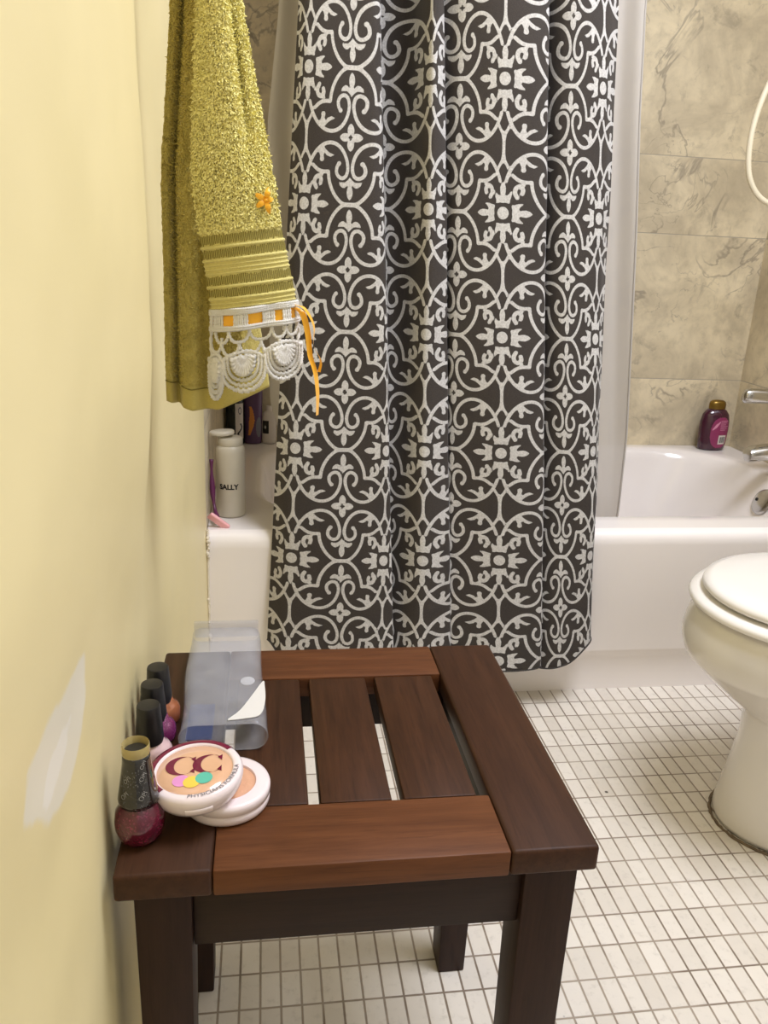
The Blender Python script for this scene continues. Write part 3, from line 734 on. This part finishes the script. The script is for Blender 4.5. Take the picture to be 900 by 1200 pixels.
MB().add([(Tl @ Vector((.0398 * math.cos(a) * k, .0398 * math.sin(a) * k, z)))[:] for z, k in ((-.0022, 1.0), (.0006, 1.03), (.0030, 1.035), (.0035, 1.02)) for a in np.linspace(math.radians(-98), math.radians(-66), 14)],
         [(r * 14 + i, r * 14 + i + 1, (r + 1) * 14 + i + 1, (r + 1) * 14 + i) for r in range(3) for i in range(13)]).build('latch_tab', MAT['compact'], ld)

# ------------------------------------------------------------------ clear plastic sleeve
sx = thing('plastic_sleeve', 'clear frosted plastic packaging sleeve lying on the stool behind the compact', 'packaging', (.07, -.70, SZ))
def stad(y, x0, x1, z0, z1, n=12):
    r = (z1 - z0) / 2; zc = (z0 + z1) / 2; out = []
    for i in range(n + 1): a = math.radians(-90 + 180 * i / n); out.append((x1 - r + r * math.cos(a), y, zc + r * math.sin(a)))
    for i in range(n + 1): a = math.radians(90 + 180 * i / n); out.append((x0 + r + r * math.cos(a), y, zc + r * math.sin(a)))
    return out
ringsl = []
for t in np.linspace(0, 1, 24):
    y = -.813 + t * .228; sh_ = .0015 * math.sin(t * 9)
    k = 1 - .55 * max(0, (t - .8) / .2) ** 2
    ringsl.append(stad(y, .0295 - .006 * t + sh_, .1150 - .010 * t + sh_ * .5, SZ + .0006 + .002 * (1 - k), SZ + .0006 + .029 * k + .006 * t))
mb = MB(); mb.rings(ringsl, cap0=False, cap1=False)
slv = mb.build('sleeve_body', MAT['sleeve'], sx)
mod = slv.modifiers.new('wall', 'SOLIDIFY'); mod.thickness = .0005; mod.offset = -1
mb = MB(); mb.tube(ringsl[0], .0007, 6, closed=True); mb.build('open_rim', MAT['sleeve'], sx)
# crimped far end and a white folded flap with a thumb notch inside the top
mb = MB().box((.026, -.586, SZ + .008), (.104, -.580, SZ + .028), .001, 2); mb.build('end_crimp', MAT['sleeve'], sx, angle=40)
zt = SZ + .0305
fl_out = catmull([(.0765, -.808), (.092, -.806), (.1075, -.800), (.1125, -.775), (.1120, -.747), (.1100, -.738), (.100, -.762), (.088, -.790), (.0765, -.806)], 6)
mb = MB(); n_ = len(fl_out)
mb.rings([[(p[0], p[1], zt + .026 * max(0, p[1] + .79)) for p in fl_out], [(p[0], p[1], zt + .0006 + .026 * max(0, p[1] + .79) ) for p in fl_out]]); mb.build('card_flap', MAT['insert'], sx, smooth=False)
th_ = [(.094 + .0075 * math.cos(a), -.732 + .0085 * math.sin(a)) for a in np.linspace(0, 2 * PI, 24, endpoint=False)]
mb = MB(); mb.rings([[(x, y, zt - .001) for x, y in th_], [(x, y, zt - .0004) for x, y in th_]]); mb.build('hang_tab', MAT['insert'], sx, smooth=False)
mb = MB().box((.034, -.80, SZ + .0045), (.060, -.735, SZ + .0052), .0002, 1); mb.build('backing_film', MAT['blue_card'], sx, smooth=False)

# ------------------------------------------------------------------ hand towel
tw = thing('hand_towel', 'olive green terry hand towel with white crochet edging hanging on the wall', 'towel', (.03, -.60, 1.40))
def front_pt(a, z):
    xl = np.interp(z, [.83, .848, .92, .976, 1.12, 1.42], [.0595, .0600, .0495, .0430, .0525, .046])
    xr = np.interp(z, [.83, .858, .92, .976, 1.12, 1.42], [.1445, .1425, .1285, .1200, .0915, .062])
    x = xl + (xr - xl) * a
    low = float(smooth01((1.0 - z) / .1))
    d = .026 * max(0, math.sin(PI * (a * .92 + .04))) ** .55
    cre = math.exp(-((a - .72) / .06) ** 2) * .022 * float(smooth01((z - .95) / .12))
    right = .016 * float(smooth01((a - .7) / .1)) * float(smooth01((z - .95) / .12))
    return Vector((x, -.638 - d + cre + right, z + .013 * (a - .5) * low))
def front_back(a, z):
    p = front_pt(a, z); return Vector((p.x, -.632 + .004 * math.sin(a * 6), p.z))
def rear_pt(a, z):
    xl = np.interp(z, [.73, .78, .975, 1.12, 1.42], [.0055, .0055, .0085, .0225, .034])
    xr = np.interp(z, [.73, .78, .975, 1.12, 1.42], [.118, .112, .092, .078, .056])
    x = xl + (xr - xl) * a
    d = .024 * max(0, math.sin(PI * (a * .9 + .05))) ** .5
    aa = (x - xl)
    cre = math.exp(-((aa - .0125) / .004) ** 2) * .020
    cre2 = math.exp(-((aa - .044) / .010) ** 2) * .012
    drop = np.interp(a, [0, .25, .5, .8, 1], [.008, -.001, .001, .016, .026])
    zz2 = z + drop * float(smooth01((.83 - z) / .09))
    return Vector((x, -.588 - d + cre + cre2, zz2))
def rear_back(a, z):
    p = rear_pt(a, z); return Vector((p.x, -.582, p.z))
def lobe(ptf, ptb, z0, z1, na, nz, amp):
    P = []
    for k in range(nz):
        z = z0 + (z1 - z0) * k / (nz - 1)
        row = [ptf(i / (na - 1), z) for i in range(na)] + [ptb(1 - i / 15, z) for i in range(16)]
        n_ = len(row); q = []
        for i, p in enumerate(row):
            t = row[(i + 1) % n_] - row[i - 1]; nr = Vector((t.y, -t.x, 0)); nr = nr.normalized() if nr.length > 1e-9 else Vector((0, -1, 0))
            h = noise.noise(p * 260) * .5 + noise.noise(p * 600) * .5 + .7 * noise.noise(p * 70)
            q.append((p + nr * amp * h)[:])
        P.append(q)
    return P
def tufts(mb, ptf, z0, z1, count, ln, amin=0, amax=1, skip=None):
    e = 1e-3
    for _ in range(count):
        a = amin + (amax - amin) * random.random(); z = z0 + (z1 - z0) * random.random()
        p = ptf(a, z); ta = (ptf(min(1, a + e), z) - ptf(max(0, a - e), z)); tz = ptf(a, z + e) - p
        nr = ta.cross(tz)
        if nr.length < 1e-12: continue
        nr.normalize()
        if nr.y > .4: nr = -nr
        t1 = ta.normalized(); ang = random.random() * 2 * PI
        w = 0; side = (t1 * math.cos(ang) + Vector((0, 0, 1)) * math.sin(ang)); lean = Vector((random.gauss(0, .5), random.gauss(0, .3), random.gauss(-.45, .5)))
        l = ln * random.uniform(.6, 1.2); w = ln * random.uniform(.24, .40)
        b0 = p - nr * .0008; m1 = p + (nr + .35 * lean) * l * .6; t2 = p + (nr * .75 + .8 * lean) * l
        o_ = len(mb.v)
        mb.v += [(b0 - side * w)[:], (b0 + side * w)[:], (m1 + side * w)[:], (m1 - side * w)[:], (t2 + side * w * .5)[:], (t2 - side * w * .5)[:]]
        mb.f += [(o_, o_ + 1, o_ + 2, o_ + 3), (o_ + 3, o_ + 2, o_ + 4, o_ + 5)]
mb = MB(); P = lobe(front_pt, front_back, .925, 1.42, 70, 240, .0012); mb.rings(P); ft = mb.build('front_fold', MAT['terry'], tw)
mb = MB(); P = lobe(rear_pt, rear_back, .757, 1.42, 80, 300, .0011); mb.rings(P); rt = mb.build('rear_fold', MAT['terry'], tw)
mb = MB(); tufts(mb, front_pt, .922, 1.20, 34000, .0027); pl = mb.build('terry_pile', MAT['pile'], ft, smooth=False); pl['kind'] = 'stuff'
mb = MB(); tufts(mb, rear_pt, .757, 1.20, 34000, .0017, .02, .8); pl = mb.build('terry_pile', MAT['pile_shaded'], rt, smooth=False); pl['kind'] = 'stuff'
# flat tape hem along the rear fold
mb = MB(); P = []
for k in range(9):
    z = .7335 + .026 * k / 8
    P.append([(rear_pt(i / 59, z) + Vector((0, -.0012 - .001 * math.sin(PI * k / 8), 0)))[:] for i in range(60)] + [(rear_back(1 - i / 15, z))[:] for i in range(16)])
mb.rings(P); hm = mb.build('hem_tape', MAT['hem'], rt)
mb = MB(); mb.tube([(rear_pt(i / 59, .757) + Vector((0, -.0022, 0)))[:] for i in range(60)], .0008, 5); mb.build('hem_stitch', MAT['band_dark'], hm)
# woven band above the lace: raised ribs, flat dark flecks between them painting the groove shade
def band_pt(a, z, out=0):
    p = front_pt(a, z); q = front_pt(min(1, a + .01), z) - front_pt(max(0, a - .01), z); n_ = Vector((q.y, -q.x, 0)).normalized(); return p + n_ * out
P = []
for k in range(60):
    z = .846 + .082 * k / 59
    P.append([band_pt(i / 59, z, .0004)[:] for i in range(60)] + [front_back(1 - i / 15, z)[:] for i in range(16)])
mb = MB(); mb.rings(P); bd = mb.build('woven_band', MAT['band'], tw)
for z, r in ((.9265, .0011), (.9225, .0010), (.9090, .0016), (.8970, .0016), (.8925, .0009), (.8885, .0009), (.8845, .0009), (.8720, .0016), (.8605, .0016), (.8560, .0010), (.8520, .0010)):
    mb = MB(); mb.tube([band_pt(i / 69, z, .0008)[:] for i in range(70)], [r * (1 + .15 * math.sin(i * 2.1)) for i in range(70)], 7); mb.build('raised_rib', MAT['band'], bd)
for z, hgt in ((.9158, .0045), (.9030, .0042), (.8782, .0045), (.8662, .0042)):
    mb = MB(); nn = 46
    for i in range(nn):
        a = (i + .5) / nn; a0, a1 = a - .30 / nn, a + .30 / nn
        zt_, zb_ = z + hgt * random.uniform(.7, 1.1), z - hgt * random.uniform(.7, 1.1)
        sl_ = .004
        mb.add([band_pt(a0, zb_, .0010)[:], band_pt(a1, zb_, .0010)[:], band_pt(min(1, a1 + sl_), zt_, .0010)[:], band_pt(min(1, a0 + sl_), zt_, .0010)[:]], [(0, 1, 2, 3)])
    mb.build('groove_shade_row', MAT['band_dark'], bd)

# crochet lace edging
def lace_pt(a, b, out=0):
    """a across 0..1 (left to right), b metres down from the band"""
    p = front_pt(min(1, max(0, a)), .849); ex = a - min(1, max(0, a))
    fl = 1 + b * 1.4
    x = .0995 + (p.x - .0995) * fl + ex * .082 + .03 * b; y = p.y - out - .06 * b + abs(ex) * .22 + .004 * math.sin(a * 11 + b * 60)
    return Vector((x, y, p.z + .0035 - b))
def cord(mb, pts2, r, out=0, n=7, closed=False, step=3):
    P = catmull([(p[0], p[1], (p[2] if len(p) > 2 else 0)) for p in pts2], n, closed)
    pp = [lace_pt(p[0], p[1], out + p[2])[:] for p in P]
    mb.tube(pp, [r * (1 + .28 * math.sin(i * 2.4)) for i in range(len(pp))], 6, closed=closed)
lc = MB()
# header: two dense rows and the bars that leave the ribbon windows
for b in (.0030, .0048, .0066, .0200, .0222): cord(lc, [(a, b) for a in np.linspace(-.03, 1.03, 24)], .0016, out=.0036)
wins = [(.13, .27), (.42, .60), (.73, .85), (.935, .985)]
for a in np.linspace(-.02, 1.02, 44):
    if any(w0 < a < w1 for w0, w1 in wins): continue
    cord(lc, [(a, .006), (a + .004 * random.uniform(-1, 1), .013), (a, .021)], .0013, n=5, out=.0030)
# netting: two rows of hanging chains
def swag(a0, a1, b0, b1):
    cord(lc, [(a0, b0), (a0 + .03 * (a1 - a0), b0 + .45 * (b1 - b0)), (a0 + .22 * (a1 - a0), b0 + .9 * (b1 - b0)), ((a0 + a1) / 2, b1), (a0 + .78 * (a1 - a0), b0 + .9 * (b1 - b0)), (a0 + .97 * (a1 - a0), b0 + .45 * (b1 - b0)), (a1, b0)], .0017, n=5)
tops = [.04, .20, .44, .70, .86, 1.0]
for a0, a1 in zip(tops[:-1], tops[1:]): swag(a0, a1, .022, .0350)
mids = [.12, .32, .57, .78, .93]
for a0, a1 in zip(mids[:-1], mids[1:]): swag(a0, a1, .034, .0475)
swag(-.02, .12, .030, .0440); cord(lc, [(1.0, .022), (1.015, .034), (.985, .044)], .0017, n=4)
cord(lc, [(-.01, .022), (-.02, .035), (.0, .048)], .0017, n=4)
for m_ in (.22, .445, .675, .855): cord(lc, [(m_, .0455), (m_, .052)], .0017, n=3)
# two big shells and a folded one at the left edge
for ca, hw_, top_, hgt in ((.36, .25, .045, .037), (.82, .215, .040, .035), (.05, .085, .046, .042)):
    for s_ in (.36, .52, .70, .85, 1.0):
        pts2 = [(ca + hw_ * s_ * math.cos(t), top_ + .004 + hgt * s_ * abs(math.sin(t)) ** .62 * (.97 + .03 * math.cos(22 * t)), .0008 * (1 - s_)) for t in np.linspace(PI, 0, 25)]
        cord(lc, pts2, .0021 if s_ > .9 else .0017, n=4)
    for t in np.linspace(.06 * PI, .94 * PI, 13):
        cord(lc, [(ca + .05 * hw_ * math.cos(t), top_ + .004, .0004), (ca + hw_ * .58 * math.cos(t), top_ + .004 + hgt * .58 * math.sin(t), .0014)], .0024, n=6)
    cord(lc, [(ca - hw_ * 1.02, top_ + .008), (ca - hw_ * .5, top_ + .002), (ca, top_), (ca + hw_ * .5, top_ + .002), (ca + hw_ * 1.02, top_ + .008)], .0020)
lc.build('crochet_lace', MAT['lace'], tw)
# ribbon threaded through the header, its loose ends and the small bow
mb = MB(); mb.grid([[lace_pt(a, .0085 + .0105 * k, .0016)[:] for a in np.linspace(-.02, 1.03, 40)] for k in (0, 1)], 40, 2)
rb = mb.build('threaded_ribbon', MAT['ribbon'], tw)
def strip(mb, pts, w, twist=0, side=Vector((1, .25, 0))):
    P = [Vector(p) for p in catmull(pts, 8)]; n_ = len(P); A, B = [], []
    for i, p in enumerate(P):
        ang = twist * i / n_; s_ = Vector((math.cos(ang) * side.x - math.sin(ang) * side.y, math.sin(ang) * side.x + math.cos(ang) * side.y, side.z)).normalized() * w / 2
        A.append((p - s_)[:]); B.append((p + s_)[:])
    mb.grid([A, B], n_, 2)
e0 = lace_pt(1.0, .012)
mb = MB(); strip(mb, [e0 + Vector((-.004, -.004, .004)), e0 + Vector((.006, -.009, -.002)), e0 + Vector((.012, -.006, -.022)), e0 + Vector((.015, -.004, -.045)), e0 + Vector((.0205, -.004, -.062)), e0 + Vector((.0235, -.003, -.085)), e0 + Vector((.0235, -.003, -.108))], .0072, .9)
mb.build('ribbon_tail', MAT['ribbon'], rb)
mb = MB(); strip(mb, [e0 + Vector((-.002, -.006, .006)), e0 + Vector((.008, -.010, .003)), e0 + Vector((.018, -.006, -.014)), e0 + Vector((.0185, -.004, -.034)), e0 + Vector((.026, -.003, -.050)), e0 + Vector((.0245, -.003, -.062))], .0045, 2.2)
mb.build('ribbon_tail', MAT['ribbon'], rb)
bc = front_pt(.87, .948) + Vector((0, -.0045, 0))
for ang, ln in ((80, .012), (155, .013), (215, .013), (285, .013), (10, .007)):
    d = Vector((math.cos(math.radians(ang)), 0, math.sin(math.radians(ang)))); s_ = Vector((-d.z, 0, d.x))
    mb = MB(); P = []
    for i in range(9):
        t = i / 8; w = .0022 * math.sin(PI * min(1, t * .9 + .08)) + .0005; c = bc + d * ln * t + Vector((0, -.004 * math.sin(PI * t), 0))
        P.append([(c - s_ * w)[:], (c + Vector((0, -.0008, 0)))[:], (c + s_ * w)[:]])
    mb.grid(P, 3, 9); mb.build('bow_loop', MAT['ribbon'], tw)
mb = MB().lathe([(.0005, -.002), (.0022, -.001), (.0024, .0005), (.0006, .002)], 10, M=Matrix.Translation(bc + Vector((0, -.002, 0)))); mb.build('bow_knot', MAT['ribbon'], tw)
# the hook it hangs from, above the picture
hk = thing('wall_hook', 'metal wall hook carrying the olive towel', 'hook', (-.004, -.60, 1.43))
MB().lathe([(.022, 0), (.022, .004), (.012, .007)], 24, M=Matrix.Translation((-.010, -.60, 1.43)) @ Matrix.Rotation(math.radians(90), 4, 'Y')).build('backplate', MAT['rod'], hk, angle=40)
MB().tube(catmull([(-.004, -.60, 1.43), (.02, -.605, 1.418), (.045, -.61, 1.415), (.062, -.61, 1.428), (.066, -.61, 1.448)], 8), .005, 10).build('hook_arm', MAT['rod'], hk)

# ------------------------------------------------------------------ bottles on the tub
def patch(mb, fn, u0, u1, v0, v1, nu=20, nv=16, shape=None):
    """grid on a surface fn(u, v); shape keeps quads whose centre passes"""
    P = [[fn(u0 + (u1 - u0) * i / nu, v0 + (v1 - v0) * k / nv) for i in range(nu + 1)] for k in range(nv + 1)]
    vs = [p for r in P for p in r]; fs = []
    for k in range(nv):
        for i in range(nu):
            if shape is None or shape((i + .5) / nu * 2 - 1, (k + .5) / nv * 2 - 1): fs.append((k * (nu + 1) + i, k * (nu + 1) + i + 1, (k + 1) * (nu + 1) + i + 1, (k + 1) * (nu + 1) + i))
    mb.add(vs, fs)
# white squeeze bottle at the front left corner of the tub
bx, by, bz = .0430, .100, H + .0008
sq = thing('squeeze_bottle', 'tall milky white squeeze bottle with one black word, on the front tub corner', 'bottle', (bx, by, bz))
T0 = Matrix.Translation((bx, by, bz))
sb = MB().lathe([(.026, 0), (.0285, .0015), (.0293, .005), (.0293, .132), (.0285, .140), (.0260, .1445), (.0245, .1465)], 40, M=T0).build('bottle_body', MAT['squeeze'], sq, angle=50)
MB().lathe([(.0245, .1468), (.0250, .148), (.0250, .158), (.0235, .1615), (.012, .1625)], 36, M=T0).build('screw_collar', MAT['squeeze'], sq, angle=45)
MB().lathe([(.0100, .162), (.0100, .1665), (.0240, .1675), (.0250, .1695), (.0245, .1735), (.0225, .1750), (.008, .1755)], 30, 1, .8, M=T0 @ Matrix.Translation((-.004, 0, 0)) @ Matrix.Rotation(math.radians(-4), 4, 'Y')).build('flip_spout', MAT['squeeze'], sq, angle=45)
v, f = text_mesh('SALLY', .0145, .0006); rr = .0296
mb = MB(); mb.add([(bx + rr * math.cos(math.radians(-96) + px / rr), by + rr * math.sin(math.radians(-96) + px / rr), bz + .065 + py) for px, py, _ in v], f)
mb.build('lettering', MAT['print_black'], sb)
# pink razor leaning in the corner
rz = thing('razor', 'pink razor with purple handle on the tub corner before the milky white bottle', 'razor', (.02, .03, H))
Mr = Matrix.Translation((.0225, .018, H + .0125)) @ Matrix.Rotation(math.radians(38), 4, 'Y') @ Matrix.Rotation(math.radians(-62), 4, 'X')
hd = MB().box((-.023, -.0085, -.004), (.023, .0085, .004), .0038, 4, M=Mr).build('razor_head', MAT['razor_pink'], rz)
MB().box((-.0185, -.0040, .0036), (.0185, .0044, .0050), .0005, 1, M=Mr).build('blade_strip', MAT['razor_strip'], hd)
MB().tube(catmull([(.020, .026, H + .013), (.0145, .045, H + .024), (.0095, .062, H + .050), (.0072, .074, H + .085), (.0062, .085, H + .120)], 8), [.0042 + .0015 * math.sin(i * .4) for i in range(33)], 10).build('razor_handle', MAT['razor_handle'], rz)

def flask(name, label, cat, x, y, z, prof, sx, sy, mat, parts=(), group=None, ang=45):
    o = thing(name, label, cat, (x, y, z), group)
    b = MB().lathe(prof, 40, sx, sy, Matrix.Translation((x, y, z))).build('bottle_body', MAT[mat], o, angle=ang)
    pz = [p[1] for p in prof]; pr = [p[0] for p in prof]
    def surf(a, zz_, out=.0004):
        r = float(np.interp(zz_, pz, pr)); t = math.radians(-90) + a
        return (x + (r * sx + out) * math.cos(t), y + (r * sy + out) * math.sin(t), z + zz_)
    return o, b, surf
RZ = H + .001
# purple bottle, dark bottle and white soap at the rear left corner
o, b, s_ = flask('toiletry_bottle', 'dusky purple squeeze bottle with orange swirl on the rear tub ledge below the towel', 'bottle', .078, .722, RZ, [(.020, 0), (.0235, .003), (.0245, .012), (.0250, .05), (.0262, .11), (.0280, .165), (.0270, .195), (.010, .20)], 1.0, .62, 'purple')
mb = MB(); patch(mb, lambda a, zz_: s_(a, zz_), -.75, .55, .025, .105, 24, 22, lambda u, v: (abs(u + .35 * v * v - .15 * v) < .42 * (1 - .65 * abs(v)) + .05)); mb.build('label_flame', MAT['flame'], b)
mb = MB(); patch(mb, lambda a, zz_: s_(a, zz_), .35, 1.1, .02, .075, 16, 16, lambda u, v: u * u + v * v < 1); mb.build('label_spot', MAT['print_grey'], b)
o, b, s_ = flask('toiletry_bottle', 'dark bottle with white label strip on the rear tub ledge behind the milky white bottle', 'bottle', .0305, .715, RZ, [(.020, 0), (.0245, .002), (.0255, .006), (.0255, .150), (.022, .165), (.012, .172), (.012, .19), (.006, .192)], 1.0, .9, 'dark_green')
mb = MB(); patch(mb, lambda a, zz_: s_(a, zz_), .05, 1.0, .018, .115, 14, 12); lb = mb.build('white_label', MAT['white_bottle'], b)
mb = MB(); patch(mb, lambda a, zz_: s_(a, zz_, .0008), .35, .75, .085, .105, 14, 14, lambda u, v: .45 < u * u + v * v < 1); mb.build('label_ring', MAT['print_grey'], lb)
mb = MB(); patch(mb, lambda a, zz_: s_(a, zz_, .0008), .2, .9, .02, .06, 14, 14, lambda u, v: abs(u - .6 * math.sin(3 * v)) < .3); mb.build('label_leaf', MAT['dark_green'], lb)
o, b, s_ = flask('toiletry_bottle', 'small white bottle with black label on the rear tub ledge next to the curtain', 'bottle', .1225, .722, RZ, [(.014, 0), (.0185, .003), (.0200, .010), (.0200, .072), (.0170, .085), (.008, .092), (.008, .105), (.004, .106)], 1.0, .7, 'white_bottle')
mb = MB(); patch(mb, lambda a, zz_: s_(a, zz_), -1.0, -.05, .030, .066, 12, 12); lb = mb.build('black_label', MAT['print_black'], b)
mb = MB(); patch(mb, lambda a, zz_: s_(a, zz_, .0008), -.72, -.35, .042, .054, 12, 12, lambda u, v: abs(u) + abs(v) < 1); mb.build('label_emblem', MAT['print_white'], lb)
# plum bottle at the rear right corner
o, b, s_ = flask('toiletry_bottle', 'plum bottle with gold cap and magenta label on the right tub corner', 'bottle', 1.4365, .712, RZ, [(.030, 0), (.0395, .002), (.0415, .006), (.0440, .030), (.0452, .060), (.0445, .085), (.0400, .106), (.0310, .118), (.0255, .1215), (.024, .1225)], 1.0, .60, 'plum')
cpz = MB().lathe([(.0245, .1225), (.0255, .124), (.0255, .136), (.0235, .143), (.0170, .1475), (.006, .149)], 36, 1.0, .66, Matrix.Translation((1.4365, .712, RZ))).build('flip_cap', MAT['gold_cap'], o, angle=40)
mb = MB(); patch(mb, lambda a, zz_: s_(a, zz_), -.50, .98, .009, .100, 40, 40, lambda u, v: abs(u) ** 2.6 + abs(v) ** 2.6 < 1); lb = mb.build('front_label', MAT['plum_label'], b)
mb = MB(); patch(mb, lambda a, zz_: s_(a, zz_, .0009), -.42, .10, .060, .090, 24, 20, lambda u, v: abs(v - .9 * u) < .42 - .3 * abs(u) and abs(u) < .9); mb.build('label_splash', MAT['label_light'], lb)
for k in range(6):
    mb = MB(); patch(mb, lambda a, zz_: s_(a, zz_, .0009), .12, .78 - .12 * (k % 3), .0885 - k * .0052, .0902 - k * .0052, 12, 1); mb.build('label_text_line', MAT['label_light'], lb)
mb = MB(); patch(mb, lambda a, zz_: s_(a, zz_, .0009), .10, .72, .020, .047, 12, 8); bc_ = mb.build('barcode_panel', MAT['white_bottle'], lb)
for k in range(9):
    a0 = .19 + k * .052; mb = MB(); patch(mb, lambda a, zz_: s_(a, zz_, .0014), a0, a0 + (.022, .034, .016)[k % 3], .0245, .0425, 2, 6); mb.build('barcode_bar', MAT['print_black'], bc_)

# ------------------------------------------------------------------ light
def area(name, loc, size, power, col, rot=(0, 0, 0), shape='DISK'):
    l = bpy.data.lights.new(name, 'AREA'); l.shape = shape; l.size = size; l.energy = power; l.color = col
    o = bpy.data.objects.new(name, l); o.location = loc; o.rotation_euler = rot; COL.objects.link(o); return o
area('ceiling_lamp', (.92, -.80, 2.34), .78, 37.5, (.915, .94, 1.06))
w = bpy.data.worlds.new('room_world'); SC.world = w; w.use_nodes = True
w.node_tree.nodes['Background'].inputs[0].default_value = (.97, .98, 1, 1); w.node_tree.nodes['Background'].inputs[1].default_value = .05

SC.view_settings.view_transform = 'Standard'; SC.view_settings.look = 'None'; SC.view_settings.gamma = 1
SC.view_settings.exposure = 0.0; SC.view_settings.use_curve_mapping = False
SC.cycles.max_bounces = 8; SC.cycles.diffuse_bounces = 5; SC.cycles.transparent_max_bounces = 12
